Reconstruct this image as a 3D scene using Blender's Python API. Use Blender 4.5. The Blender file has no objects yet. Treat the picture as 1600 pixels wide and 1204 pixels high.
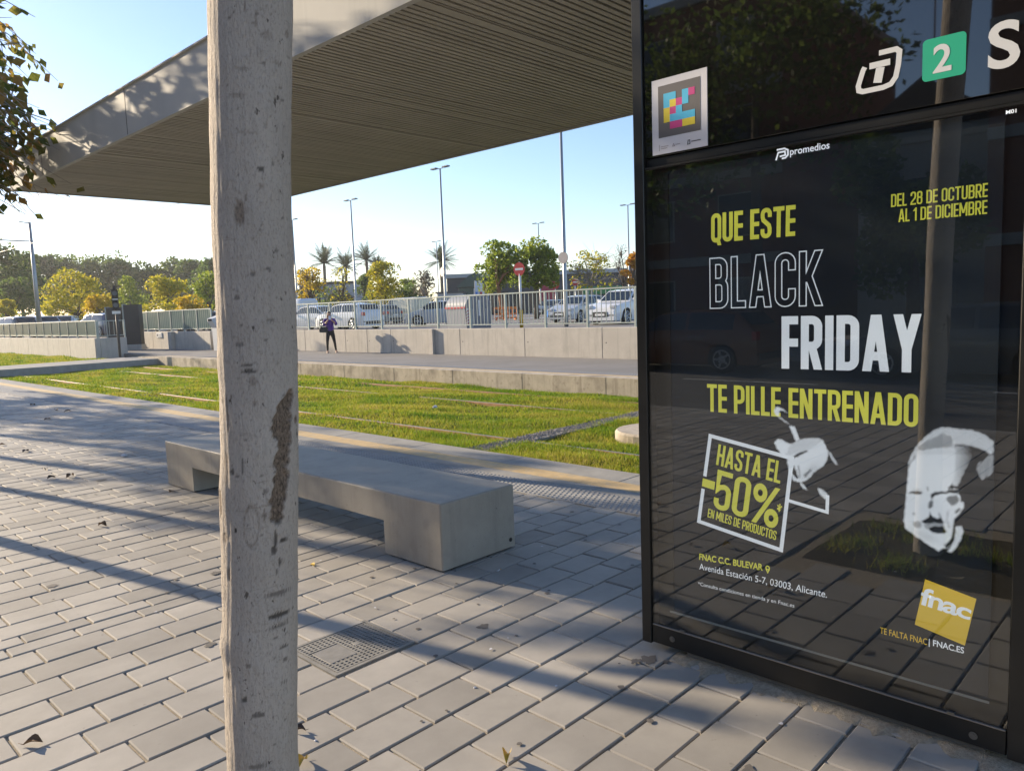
import bpy, math, random
import numpy as np
from mathutils import Vector, Matrix

C = bpy.context.scene.collection
SC = bpy.context.scene
R_ = math.radians

# ------------------------------------------------------------------ camera
FOC, YAW, PIT, ROLL, EYE = 1193.16, R_(43.76), R_(-5.869), R_(2.032), 1.6
def cam_axes():
    f = np.array([math.cos(YAW)*math.cos(PIT), math.sin(YAW)*math.cos(PIT), math.sin(PIT)])
    r = np.array([math.sin(YAW), -math.cos(YAW), 0.0])
    d = np.cross(f, r)
    c, s = math.cos(ROLL), math.sin(ROLL)
    return np.array([c*r+s*d, -s*r+c*d, f])
AX = cam_axes()
EYEP = np.array([0, 0, EYE])
cam = bpy.data.cameras.new('camera')
cam.sensor_width = 36.0
cam.lens = FOC/1600*36
cam.clip_start, cam.clip_end = 0.05, 3000
camo = bpy.data.objects.new('camera', cam)
C.objects.link(camo)
m = Matrix.Identity(4)
for i in range(3):
    m[i][0], m[i][1], m[i][2], m[i][3] = AX[0][i], -AX[1][i], -AX[2][i], EYEP[i]
camo.matrix_world = m
SC.camera = camo

# ------------------------------------------------------------------ light
SUN_AZ, SUN_EL = R_(102.5), R_(17.5)
w = bpy.data.worlds.new('World'); SC.world = w; w.use_nodes = True
nt = w.node_tree
sky = nt.nodes.new('ShaderNodeTexSky'); sky.sky_type = 'NISHITA'; sky.sun_disc = False
sky.sun_elevation = SUN_EL; sky.sun_rotation = R_(90)-SUN_AZ
sky.air_density, sky.dust_density, sky.ozone_density = 1.0, 0.3, 3.5
bg = nt.nodes['Background']; bg.inputs[1].default_value = 0.125
tint = nt.nodes.new('ShaderNodeVectorMath'); tint.operation = 'MULTIPLY'; tint.inputs[1].default_value = (1.13, .99, .97)
nt.links.new(sky.outputs[0], tint.inputs[0]); nt.links.new(tint.outputs[0], bg.inputs[0])
sl = bpy.data.lights.new('sun', 'SUN'); sl.energy = 5.0; sl.angle = R_(0.55); sl.color = (1.0, 0.83, 0.60)
so = bpy.data.objects.new('sun', sl); C.objects.link(so)
sd = Vector((math.cos(SUN_AZ)*math.cos(SUN_EL), math.sin(SUN_AZ)*math.cos(SUN_EL), math.sin(SUN_EL)))
so.rotation_euler = sd.to_track_quat('Z', 'Y').to_euler()
SC.view_settings.view_transform = 'Standard'; SC.view_settings.look = 'None'
SC.view_settings.gamma = 1; SC.view_settings.exposure = 1.0
SC.cycles.max_bounces = 8; SC.cycles.transparent_max_bounces = 24
SC.cycles.diffuse_bounces = 3; SC.cycles.glossy_bounces = 4
SC.cycles.use_denoising = True
SC.cycles.caustics_reflective = False; SC.cycles.caustics_refractive = False

# ------------------------------------------------------------------ measuring helpers (photo pixel -> place in the scene)
def ray(x, y): return AX.T @ np.array([(x-800)/FOC, (y-602)/FOC, 1.0])
def hor(x): return 479.4-.0355*(x-795.6)
def gz(x, y, z=0.0):
    d = ray(x, y); return EYEP+d*(z-EYE)/d[2]
def gx(x, y, X):
    d = ray(x, y); return EYEP+d*X/d[0]
def far(px, depth, z=0.0, py=None):
    """ground spot seen in column px (at row py) at a view depth in metres"""
    d = ray(px, hor(px) if py is None else py)
    k = depth/(d @ AX[2]); p = EYEP+d*k
    return Vector((p[0], p[1], z))

# ------------------------------------------------------------------ mesh helpers
rng = np.random.default_rng(7)
class MB:
    def __init__(s): s.v, s.f, s.m, s.mats = [], [], [], []
    def mi(s, mat):
        if mat not in s.mats: s.mats.append(mat)
        return s.mats.index(mat)
    def add(s, vs, fs, mat):
        o = len(s.v); k = s.mi(mat)
        s.v += [tuple(v) for v in vs]
        for f in fs: s.f.append(tuple(i+o for i in f)); s.m.append(k)
    def box(s, a, b, mat, ch=0.0, rot=None, piv=(0, 0, 0)):
        x0, y0, z0 = a; x1, y1, z1 = b
        if ch <= 0:
            vs = [(x0,y0,z0),(x1,y0,z0),(x1,y1,z0),(x0,y1,z0),(x0,y0,z1),(x1,y0,z1),(x1,y1,z1),(x0,y1,z1)]
            fs = [(0,3,2,1),(4,5,6,7),(0,1,5,4),(1,2,6,5),(2,3,7,6),(3,0,4,7)]
        else:
            c = ch; vs = []; fs = []
            P = [(x0,y0,z0),(x1,y0,z0),(x1,y1,z0),(x0,y1,z0),(x0,y0,z1),(x1,y0,z1),(x1,y1,z1),(x0,y1,z1)]
            S = [(1,1,1),(-1,1,1),(-1,-1,1),(1,-1,1),(1,1,-1),(-1,1,-1),(-1,-1,-1),(1,-1,-1)]
            for p, q in zip(P, S):   # three points per corner: kept on X face, Y face, Z face
                vs += [(p[0], p[1]+q[1]*c, p[2]+q[2]*c), (p[0]+q[0]*c, p[1], p[2]+q[2]*c), (p[0]+q[0]*c, p[1]+q[1]*c, p[2])]
            def i(k, a_): return k*3+a_
            fs += [tuple(i(k,2) for k in (0,3,2,1)), tuple(i(k,2) for k in (4,5,6,7))]
            fs += [tuple(i(k,1) for k in (0,1,5,4)), tuple(i(k,1) for k in (2,3,7,6))]
            fs += [tuple(i(k,0) for k in (1,2,6,5)), tuple(i(k,0) for k in (3,0,4,7))]
            for a_, b_, u, w_ in ((0,1,1,2),(3,2,1,2),(4,5,1,2),(7,6,1,2)): fs.append((i(a_,u),i(b_,u),i(b_,w_),i(a_,w_)))
            for a_, b_, u, w_ in ((0,3,0,2),(1,2,0,2),(4,7,0,2),(5,6,0,2)): fs.append((i(a_,u),i(b_,u),i(b_,w_),i(a_,w_)))
            for a_, b_ in ((0,4),(1,5),(2,6),(3,7)): fs.append((i(a_,0),i(b_,0),i(b_,1),i(a_,1)))
            for k in range(8): fs.append((i(k,0),i(k,1),i(k,2)))
        if rot is not None:
            pv = Vector(piv); vs = [tuple(rot @ (Vector(v)-pv)+pv) for v in vs]
        s.add(vs, fs, mat)
    def tube(s, pts, rad, mat, n=8, cap=True):
        pts = [Vector(p) for p in pts]; k = len(pts)
        if not hasattr(rad, '__len__'): rad = [rad]*k
        vs = []; ref = None
        for j in range(k):
            t = (pts[min(j+1, k-1)]-pts[max(j-1, 0)])
            t = t.normalized() if t.length > 1e-9 else Vector((0, 0, 1))
            if ref is None: ref = Vector((1, 0, 0)) if abs(t.x) < .9 else Vector((0, 1, 0))
            a = (ref-t*ref.dot(t)).normalized(); b = t.cross(a); ref = a
            for i in range(n):
                th = 2*math.pi*i/n
                vs.append(tuple(pts[j]+(a*math.cos(th)+b*math.sin(th))*rad[j]))
        fs = []
        for j in range(k-1):
            for i in range(n):
                fs.append((j*n+i, j*n+(i+1) % n, (j+1)*n+(i+1) % n, (j+1)*n+i))
        if cap: fs += [tuple(range(n))[::-1], tuple(range((k-1)*n, k*n))]
        s.add(vs, fs, mat)
    def prism(s, poly, axis, a, b, mat):
        """closed 2-D outline extruded along an axis; the outline's two coordinates are the other axes in order"""
        n = len(poly); vs = []
        for t in (a, b):
            for p, q in poly:
                vs.append({'x': (t, p, q), 'y': (p, t, q), 'z': (p, q, t)}[axis])
        fs = [tuple(range(n))[::-1], tuple(range(n, 2*n))]+[(i, (i+1) % n, n+(i+1) % n, n+i) for i in range(n)]
        s.add(vs, fs, mat)
    def disc(s, c, nrm, r, th, mat, n=24):
        nrm = Vector(nrm).normalized(); c = Vector(c)
        s.tube([c-nrm*th/2, c+nrm*th/2], r, mat, n)
    def build(s, name, parent=None, smooth=False, loc=None, recalc=True):
        me = bpy.data.meshes.new(name)
        me.from_pydata(s.v, [], s.f)
        for mt in s.mats: me.materials.append(mt)
        if len(s.mats) > 1: me.polygons.foreach_set('material_index', s.m)
        if recalc:
            import bmesh
            b = bmesh.new(); b.from_mesh(me); bmesh.ops.recalc_face_normals(b, faces=b.faces); b.to_mesh(me); b.free()
        if smooth: me.polygons.foreach_set('use_smooth', [True]*len(me.polygons))
        me.update()
        return link(name, me, parent, loc)
def link(name, me, parent=None, loc=None):
    o = bpy.data.objects.new(name, me); C.objects.link(o)
    if parent is not None: o.parent = parent
    if loc is not None: o.location = loc
    return o
def np_mesh(name, V, F, mat, parent=None, smooth=False, attr=None, loc=None):
    V = np.asarray(V, dtype=np.float32); F = np.asarray(F, dtype=np.int32)
    me = bpy.data.meshes.new(name)
    me.vertices.add(len(V)); me.vertices.foreach_set('co', V.ravel())
    k = F.shape[1]
    me.loops.add(F.size); me.loops.foreach_set('vertex_index', F.ravel())
    me.polygons.add(len(F)); me.polygons.foreach_set('loop_start', np.arange(0, F.size, k, dtype=np.int32))
    try: me.polygons.foreach_set('loop_total', np.full(len(F), k, dtype=np.int32))
    except Exception: pass
    me.polygons.foreach_set('use_smooth', np.full(len(F), bool(smooth)))
    me.materials.append(mat)
    if attr:
        for an, av in attr.items():
            a = me.attributes.new(an, 'FLOAT', 'POINT'); a.data.foreach_set('value', np.asarray(av, dtype=np.float32))
    me.update(calc_edges=True); me.validate()
    return link(name, me, parent, loc)
def tag(o, label, cat, group=None):
    o['label'] = label; o['category'] = cat
    if group: o['group'] = group
    return o
def thing(name, label, cat, loc=(0, 0, 0), rz=0.0, group=None):
    o = bpy.data.objects.new(name, None); C.objects.link(o)
    o.location = loc; o.rotation_euler = (0, 0, rz); o.empty_display_size = .2
    return tag(o, label, cat, group)
def struct(o, kind='structure'):
    o['kind'] = kind; return o
def copy_thing(o, loc, rz, label, group=None):
    r = o.copy(); C.objects.link(r); r.location = loc; r.rotation_euler = (0, 0, rz); r['label'] = label
    if group: r['group'] = group
    for ch in list(o.children):
        c = ch.copy(); C.objects.link(c); c.parent = r
        for g in list(ch.children):
            d = g.copy(); C.objects.link(d); d.parent = c
    return r

# ------------------------------------------------------------------ materials
def add_print_glow(M, c, s):
    """give a print colour some emission of its own so it reads brighter"""
    b = M.node_tree.nodes['Principled BSDF']; b.inputs['Emission Color'].default_value = lin(c); b.inputs['Emission Strength'].default_value = s; return M
def lin(c): return tuple(c)+(1,) if len(c) == 3 else tuple(c)
def mat(name, col, rough=.6, metal=0.0, var=0.0, vscale=6.0, bump=0.0, bscale=60.0, spec=.5, coat=0.0, rnd=None, stain=None, coords='Object', trans=0.0, ior=None, streak=None):
    """procedural principled material: colour +- noise, optional fine bump, stains and per-island variation"""
    M = bpy.data.materials.new(name); M.use_nodes = True
    t = M.node_tree; N = t.nodes; L = t.links
    b = N['Principled BSDF']
    b.inputs['Roughness'].default_value = rough; b.inputs['Metallic'].default_value = metal
    b.inputs['Specular IOR Level'].default_value = spec
    if ior: b.inputs['IOR'].default_value = ior
    if coat: b.inputs['Coat Weight'].default_value = coat; b.inputs['Coat Roughness'].default_value = .03
    tc = N.new('ShaderNodeTexCoord')
    sock = None
    def rgb(c):
        n = N.new('ShaderNodeRGB'); n.outputs[0].default_value = lin(c); return n.outputs[0]
    cur = rgb(col)
    def scale_by(cur, fac):
        v = N.new('ShaderNodeVectorMath'); v.operation = 'SCALE'
        L.new(cur, v.inputs[0]); L.new(fac, v.inputs['Scale']); return v.outputs[0]
    def maprange(s, a, b2, c, d):
        n = N.new('ShaderNodeMapRange'); n.inputs[1].default_value = a; n.inputs[2].default_value = b2
        n.inputs[3].default_value = c; n.inputs[4].default_value = d; L.new(s, n.inputs[0]); return n.outputs[0]
    if var:
        n = N.new('ShaderNodeTexNoise'); n.inputs['Scale'].default_value = vscale; n.inputs['Detail'].default_value = 6; n.inputs['Roughness'].default_value = .65
        L.new(tc.outputs[coords], n.inputs['Vector'])
        cur = scale_by(cur, maprange(n.outputs[0], .25, .75, 1-var, 1+var))
    if rnd:
        g = N.new('ShaderNodeNewGeometry')
        cur = scale_by(cur, maprange(g.outputs['Random Per Island'], 0, 1, 1-rnd, 1+rnd))
    if stain:
        for (sc_, lo, hi, c2, amt) in stain:
            n = N.new('ShaderNodeTexNoise'); n.inputs['Scale'].default_value = sc_; n.inputs['Detail'].default_value = 4
            L.new(tc.outputs[coords], n.inputs['Vector'])
            f = maprange(n.outputs[0], lo, hi, 0, amt)
            mx = N.new('ShaderNodeMix'); mx.data_type = 'RGBA'
            L.new(f, mx.inputs[0]); L.new(cur, mx.inputs[6]); mx.inputs[7].default_value = lin(c2); cur = mx.outputs[2]
    if streak:
        mp = N.new('ShaderNodeMapping'); mp.inputs['Scale'].default_value = (5, 5, .35); L.new(tc.outputs[coords], mp.inputs[0])
        n = N.new('ShaderNodeTexNoise'); n.inputs['Scale'].default_value = 1.3; n.inputs['Detail'].default_value = 6; n.inputs['Roughness'].default_value = .7; L.new(mp.outputs[0], n.inputs['Vector'])
        mx = N.new('ShaderNodeMix'); mx.data_type = 'RGBA'; L.new(maprange(n.outputs[0], .52, .72, 0, streak[1]), mx.inputs[0]); L.new(cur, mx.inputs[6]); mx.inputs[7].default_value = lin(streak[0]); cur = mx.outputs[2]
    L.new(cur, b.inputs['Base Color'])
    if bump:
        n = N.new('ShaderNodeTexNoise'); n.inputs['Scale'].default_value = bscale; n.inputs['Detail'].default_value = 8
        L.new(tc.outputs[coords], n.inputs['Vector'])
        bp = N.new('ShaderNodeBump'); bp.inputs['Strength'].default_value = bump; bp.inputs['Distance'].default_value = .01
        L.new(n.outputs[0], bp.inputs['Height']); L.new(bp.outputs[0], b.inputs['Normal'])
    if trans:
        tr = N.new('ShaderNodeBsdfTranslucent'); L.new(cur, tr.inputs[0])
        ms = N.new('ShaderNodeMixShader'); ms.inputs[0].default_value = trans
        out = N['Material Output']
        L.new(b.outputs[0], ms.inputs[1]); L.new(tr.outputs[0], ms.inputs[2]); L.new(ms.outputs[0], out.inputs[0])
    return M
def leaf_mat(name, cols, trans=.45, rough=.55):
    """leaf colours picked by the per-leaf value stored in the attribute 'rnd'"""
    M = bpy.data.materials.new(name); M.use_nodes = True
    t = M.node_tree; N = t.nodes; L = t.links
    b = N['Principled BSDF']; b.inputs['Roughness'].default_value = rough; b.inputs['Specular IOR Level'].default_value = .35
    a = N.new('ShaderNodeAttribute'); a.attribute_name = 'rnd'
    cr = N.new('ShaderNodeValToRGB'); e = cr.color_ramp.elements
    n = len(cols)
    e[0].position = 0; e[0].color = lin(cols[0]); e[1].position = 1; e[1].color = lin(cols[-1])
    for i in range(1, n-1):
        x = e.new(i/(n-1)); x.color = lin(cols[i])
    L.new(a.outputs['Fac'], cr.inputs[0]); L.new(cr.outputs[0], b.inputs['Base Color'])
    tr = N.new('ShaderNodeBsdfTranslucent'); L.new(cr.outputs[0], tr.inputs[0])
    ms = N.new('ShaderNodeMixShader'); ms.inputs[0].default_value = trans
    L.new(b.outputs[0], ms.inputs[1]); L.new(tr.outputs[0], ms.inputs[2]); L.new(ms.outputs[0], N['Material Output'].inputs[0])
    return M
def glass_mat(name, tint=(1, 1, 1), ior=1.5, rough=.0, body=None, amt=0.0):
    """clear sheet: transparent mixed with a mirror reflection by Fresnel; optional milky body"""
    M = bpy.data.materials.new(name); M.use_nodes = True
    t = M.node_tree; N = t.nodes; L = t.links; N.remove(N['Principled BSDF'])
    tp = N.new('ShaderNodeBsdfTransparent'); tp.inputs[0].default_value = lin(tint)
    gl = N.new('ShaderNodeBsdfGlossy'); gl.inputs['Roughness'].default_value = rough
    fr = N.new('ShaderNodeFresnel'); fr.inputs[0].default_value = ior
    gm = N.new('ShaderNodeNewGeometry'); mm = N.new('ShaderNodeMapRange'); mm.inputs[3].default_value = ior; mm.inputs[4].default_value = 1/ior
    L.new(gm.outputs['Backfacing'], mm.inputs[0]); L.new(mm.outputs[0], fr.inputs[0])
    base = tp.outputs[0]
    if body:
        df = N.new('ShaderNodeBsdfDiffuse'); df.inputs[0].default_value = lin(body)
        tl = N.new('ShaderNodeBsdfTranslucent'); tl.inputs[0].default_value = lin(body)
        m2 = N.new('ShaderNodeMixShader'); m2.inputs[0].default_value = .2
        L.new(df.outputs[0], m2.inputs[1]); L.new(tl.outputs[0], m2.inputs[2])
        m3 = N.new('ShaderNodeMixShader'); m3.inputs[0].default_value = amt
        L.new(base, m3.inputs[1]); L.new(m2.outputs[0], m3.inputs[2]); base = m3.outputs[0]
    ms = N.new('ShaderNodeMixShader')
    L.new(fr.outputs[0], ms.inputs[0]); L.new(base, ms.inputs[1]); L.new(gl.outputs[0], ms.inputs[2])
    L.new(ms.outputs[0], N['Material Output'].inputs[0])
    return M

M_paver = mat('paver_concrete', (.365, .34, .305), .75, var=.16, vscale=3.0, bump=.16, bscale=420, rnd=.16, spec=.3,
              stain=[(22, .70, .78, (.17, .155, .14), .65), (1.1, .52, .72, (.27, .25, .225), .55), (60, .72, .80, (.5, .48, .44), .35)])
M_sand = mat('joint_sand', (.40, .345, .265), .95, var=.35, vscale=60, bump=.9, bscale=220, spec=.1)
M_edge = mat('edging_concrete', (.34, .33, .31), .9, spec=.15, var=.16, vscale=4, bump=.3, bscale=160, stain=[(1.5, .55, .7, (.27, .26, .25), .5)])
M_yellow = mat('worn_yellow_band', (.56, .40, .19), .7, var=.2, vscale=8, bump=.2, bscale=160, stain=[(9, .55, .7, (.42, .36, .27), .7)])
M_tactile = mat('tactile_tile', (.36, .36, .36), .85, spec=.2, var=.12, vscale=7, bump=.15, bscale=160)
M_bench = mat('bench_concrete', (.33, .30, .255), .55, streak=((.21, .195, .17), .5), var=.13, vscale=4, bump=.25, bscale=150, stain=[(45, .70, .74, (.12, .11, .10), .75), (7, .58, .74, (.22, .2, .175), .45), (2.2, .55, .75, (.36, .33, .29), .5)])
M_conc = mat('wall_concrete', (.50, .46, .40), .8, streak=((.26, .235, .20), .6), var=.14, vscale=2.2, bump=.25, bscale=60, stain=[(1.1, .55, .75, (.33, .30, .26), .55), (14, .66, .74, (.27, .24, .2), .35)])
M_concd = mat('kerb_concrete', (.44, .38, .30), .85, streak=((.15, .12, .09), .7), var=.22, vscale=2.5, bump=.4, bscale=50, stain=[(1.6, .5, .66, (.20, .17, .13), .75), (9, .6, .7, (.16, .13, .1), .4)])
M_soil = mat('soil', (.085, .07, .045), .95, var=.35, vscale=14, bump=1.0, bscale=60, spec=.1)
M_turf = mat('turf_soil', (.09, .105, .022), .95, var=.35, vscale=3, bump=.8, bscale=90, spec=.1)
M_gravel = mat('drain_gravel', (.27, .25, .23), .9, var=.45, vscale=40, bump=1.0, bscale=70, spec=.2)
M_asph = mat('asphalt', (.10, .098, .096), .85, var=.2, vscale=1.2, bump=.4, bscale=90)
M_asph_l = mat('pale_asphalt', (.19, .18, .17), .85, var=.2, vscale=.6, bump=.3, bscale=60)
M_paint = mat('road_paint', (.7, .69, .66), .6, var=.15, vscale=3)
M_rail = mat('rail_steel', (.30, .17, .09), .55, metal=.4, var=.3, vscale=8)
M_railtop = mat('rail_worn_top', (.34, .31, .27), .45, metal=.8)
M_fascia = mat('canopy_fascia_metal', (.50, .485, .44), .7, spec=.12, streak=((.40, .39, .35), .5), var=.08, vscale=1.2, bump=.03, bscale=30)
M_slat = mat('soffit_slat', (.43, .395, .33), .65, var=.12, vscale=2, rnd=.06)
M_dark = mat('dark_void', (.03, .028, .025), .8, var=.1)
M_blackmetal = mat('black_frame_metal', (.014, .014, .013), .32, var=.2, vscale=10, bump=.02, bscale=120)
M_header = mat('black_header_glass', (.006, .006, .006), .02, spec=.5, ior=1.95)
M_poster = mat('poster_dark_print', (.028, .036, .045), .75, spec=.15, var=.05)
M_white = mat('print_white', (.72, .74, .76), .7, spec=.1, var=.02)
M_lime = mat('print_yellow_green', (.62, .60, .075), .7, spec=.1, var=.02)
M_gold = mat('print_gold', (.62, .42, .045), .7, spec=.1, var=.02)
add_print_glow(M_white, (.72, .76, .80), .28); add_print_glow(M_lime, (.62, .60, .075), .26); add_print_glow(M_gold, (.62, .42, .045), .26)  # added emission lifts the brightness of the lettering
M_green = mat('print_green', (.02, .42, .25), .5, var=.03)
M_hdrwhite = mat('header_letter_white', (.68, .69, .69), .5, var=.02)
M_paper = mat('sticker_paper', (.62, .62, .66), .6, var=.03)
M_grey50 = mat('sticker_grey', (.10, .095, .10), .6, var=.03)
M_cyan = mat('sticker_cyan', (.05, .48, .75), .6, var=.02)
M_mag = mat('sticker_magenta', (.55, .03, .22), .6, var=.02)
M_yel = mat('sticker_yellow', (.72, .58, .03), .6, var=.02)
M_gpane = glass_mat('display_glass', (.97, .985, .985), 1.78)
M_galv = mat('galvanised_grey_green', (.33, .37, .345), .45, metal=.35, var=.1, vscale=6)
M_frost = glass_mat('frosted_rail_panel', (.75, .82, .80), 1.06, .25, body=(.17, .24, .225), amt=.7)
M_slabdark = mat('dark_grey_cladding', (.055, .052, .048), .6, var=.12, vscale=3)
M_pole = mat('lamp_pole_steel', (.34, .36, .37), .4, metal=.5, var=.08)
M_lum = mat('luminaire_grey', (.16, .18, .20), .45, var=.05)
M_redsign = mat('sign_red', (.52, .03, .03), .45, var=.05)
M_whitesign = mat('sign_white', (.75, .75, .74), .45, var=.03)
M_orange = mat('orange_plastic', (.75, .20, .02), .5, var=.08)
M_blue = mat('blue_plastic', (.02, .17, .55), .45, var=.08)
M_yelpost = mat('post_yellow', (.70, .40, .02), .5, var=.1)
M_bin = mat('container_grey_plastic', (.34, .345, .36), .5, var=.08, vscale=3)
M_bin_shade = mat('container_shaded_grey', (.16, .17, .20), .5, var=.08)  # darker copy of the container grey, shade painted into the end face
M_bark = mat('dark_bark', (.11, .085, .062), .9, var=.35, vscale=9, bump=.8, bscale=25)
M_bark2 = mat('pale_bark', (.30, .27, .235), .85, var=.25, vscale=9, bump=.6, bscale=40)
M_palmbark = mat('palm_bark', (.2, .16, .12), .9, var=.3, vscale=5, bump=.6, bscale=20)
M_tyre = mat('tyre_rubber', (.018, .018, .018), .8, var=.1)
M_rim = mat('wheel_alloy', (.5, .51, .52), .3, metal=.8)
M_cglass = mat('car_glass', (.012, .018, .024), .05, spec=.8)
M_plastic = mat('car_black_trim', (.02, .02, .02), .55)
M_lampw = mat('headlamp_glass', (.5, .52, .55), .1, spec=.8)
M_lampr = mat('tail_lamp_red', (.42, .012, .01), .2, spec=.7)
M_steelbolt = mat('bolt_steel', (.25, .25, .24), .35, metal=.9)
M_greenlf = leaf_mat('leaf_green', [(.035, .06, .012), (.07, .10, .018), (.11, .13, .02)])
# ================================================================== GROUND AND SETTING
def sheet(name, x0, y0, x1, y1, z, mt, th=.02):
    b = MB(); b.box((x0, y0, z-th), (x1, y1, z), mt); return struct(b.build(name))
GZ = -.40      # level of the grass track
sheet('ground', -600, -600, 1500, 1500, -.62, M_asph_l, .1)
sheet('sidewalk_bed', -4.1, -14, 4.725, 60, -.024, M_sand, .3)

# tree pits (x0, x1, y0, y1): the paving leaves them out
TREES_Y = [1.35, 9.67, 14.0, 18.2, 22.6, 27.2, 32.0]
PITS = [(.12, 1.22, y-.62, y+.58) for y in TREES_Y]
COVER = (1.770, 2.222, 2.842, 3.252)
def make_pavers():
    rows = []
    y = 1.594
    edges = [1.594+.2043*k for k in range(14)]       # up to 4.25
    y = edges[-1]
    edges += [y+.128, y+.256]
    y = edges[-1]
    while y < 44: y += .2043; edges.append(y)
    low = []
    y = 1.594
    while y > -8: y -= .2043; low.append(y)
    edges = low[::-1]+edges
    off0 = len(low)
    V = []; F = []; n = 0
    PL = .3115
    for r in range(len(edges)-1):
        ya, yb = edges[r]+.0052, edges[r+1]-.0052
        k = r-off0
        ph = (.86 if k % 2 == 1 else .96)+rng.normal(0, .006)
        x = ph-math.ceil((ph+4)/PL)*PL
        while x < 4.70:
            xa, xb = x+.0045+rng.normal(0, .0009), min(x+PL-.0045, 4.712)
            x += PL
            xc, yc = (xa+xb)/2, (ya+yb)/2
            if xb-xa < .03: continue
            if any(p[0] < xb and xa < p[1] and p[2] < yb and ya < p[3] for p in PITS): continue
            if xb > COVER[0] and xa < COVER[1] and yb > COVER[2]+.02 and ya < COVER[3]-.02:
                if xa < COVER[0]-.05: xb = COVER[0]-.006
                elif xb > COVER[1]+.05: xa = COVER[1]+.006
                else: continue
            z = rng.normal(0, .0012); tx, ty = rng.normal(0, .0035, 2)
            bv = .0045
            def zz(px, py, d): return z+(px-xc)*tx+(py-yc)*ty-d
            j = rng.normal(0, .0009, 4)
            ring0 = [(xa+bv, ya+bv), (xb-bv, ya+bv), (xb-bv, yb-bv), (xa+bv, yb-bv)]
            ring1 = [(xa, ya+j[0]), (xb, ya+j[1]), (xb, yb+j[2]), (xa, yb+j[3])]
            V += [(p[0], p[1], zz(*p, 0)) for p in ring0]
            V += [(p[0], p[1], zz(*p, .0055)) for p in ring1]
            V += [(p[0], p[1], -.035) for p in ring1]
            F.append((n, n+1, n+2, n+3))
            for lv in (0, 4):
                for i in range(4):
                    i2 = (i+1) % 4
                    F.append((n+lv+4+i, n+lv+4+i2, n+lv+i2, n+lv+i))
            n += 12
    return struct(np_mesh('platform_paving', V, F, M_paver))
make_pavers()
# low sand fill in the joints runs a few millimetres below the paver tops
b = MB(); b.box((-4.1, -8, -.03), (4.722, 44, -.0095), M_sand); struct(b.build('joint_fill'))
for i, p in enumerate(PITS):
    b = MB()
    nx, ny = 14, 14
    vs = []; fs = []
    for a in range(nx+1):
        for c in range(ny+1):
            x = p[0]+(p[1]-p[0])*a/nx; y = p[2]+(p[3]-p[2])*c/ny
            edge = min(a, nx-a, c, ny-c)/3
            vs.append((x, y, -.010+min(edge, 1)*(.012+rng.normal(0, .006))))
    for a in range(nx):
        for c in range(ny):
            q = a*(ny+1)+c; fs.append((q, q+ny+1, q+ny+2, q+1))
    b.add(vs, fs, M_soil); struct(b.build('planting_soil', smooth=True))
# tactile strip, edging, yellow band
sheet('tactile_strip', 4.727, -14, 5.12, 60, -.001, M_tactile, .05)
def make_tactile(name, x0, x1, y0, y1, z, pitch_y=.05, pitch_x=.048):
    V = []; F = []; n = 0
    nr = int((x1-x0)/pitch_x)
    for i in range(nr):
        x = x0+(i+.5)*(x1-x0)/nr
        y = y0+(pitch_y/2 if i % 2 else 0)
        while y < y1:
            hx, hy, tx, ty, h = .0165, .017, .011, .012, .0055
            V += [(x-hx, y-hy, z), (x+hx, y-hy, z), (x+hx, y+hy, z), (x-hx, y+hy, z),
                  (x-tx, y-ty, z+h), (x+tx, y-ty, z+h), (x+tx, y+ty, z+h), (x-tx, y+ty, z+h)]
            F += [(n+4, n+5, n+6, n+7), (n, n+1, n+5, n+4), (n+1, n+2, n+6, n+5), (n+2, n+3, n+7, n+6), (n+3, n, n+4, n+7)]
            n += 8; y += pitch_y
    return struct(np_mesh(name, V, F, M_tactile))
make_tactile('tactile_bumps', 4.735, 5.112, 1.0, 30, -.0012)
b = MB()
y = -14.0
while y < 36.5:
    b.box((5.124, y+.003, -.45), (5.285, y+1.497, 0), M_edge, .004)
    b.box((5.525, y+.003, -.45), (5.90, y+1.497, 0), M_edge, .006)
    y += 1.5
struct(b.build('platform_edging'))
b = MB(); b.box((5.288, -14, -.3), (5.522, 36.5, -.001), M_yellow); struct(b.build('yellow_safety_band'))
# track bed and gravel drain
def wavy(x, y):
    return .018*np.sin(x*2.1+y*.7)+.02*np.sin(y*1.3-x*.9)+.012*np.sin(x*5.3+y*3.1)
def turf_grid(name, x0, x1, y0, y1, nx, ny, z):
    xs = np.linspace(x0, x1, nx); ys = np.linspace(y0, y1, ny)
    X, Y = np.meshgrid(xs, ys); V = np.stack([X, Y, z+wavy(X, Y)], -1).reshape(-1, 3)
    i = np.arange((nx-1)*(ny-1)); r, c = i//(nx-1), i % (nx-1); q = r*nx+c
    F = np.stack([q, q+1, q+nx+1, q+nx], -1)
    return struct(np_mesh(name, V, F, M_turf, smooth=True))
turf_grid('track_turf', 5.9, 13.42, -14, 34.2, 60, 260, GZ)
turf_grid('verge_turf', 5.9, 12.62, 37.4, 90, 40, 120, GZ+.22)
b = MB()
vs = [(5.9, 34.2, GZ+.02), (13.42, 34.2, GZ+.02), (14.4, 37.4, -.06), (5.9, 37.4, -.06), (5.9, 34.2, GZ-.3), (14.4, 37.4, -.5)]
b.box((4.7, 34.2, GZ-.2), (15.0, 37.4, GZ+.30), M_edge)
struct(b.build('crossing_path'))
b = MB()
for (x0, x1) in ((7.2, 8.08), (8.23, 10.97), (11.13, 11.8)):
    b.box((x0, 7.46, GZ-.1), (x1, 7.84, GZ+.045), M_gravel)
struct(b.build('drain_gravel_strip'))
V = []; F = []; n = 0
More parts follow.
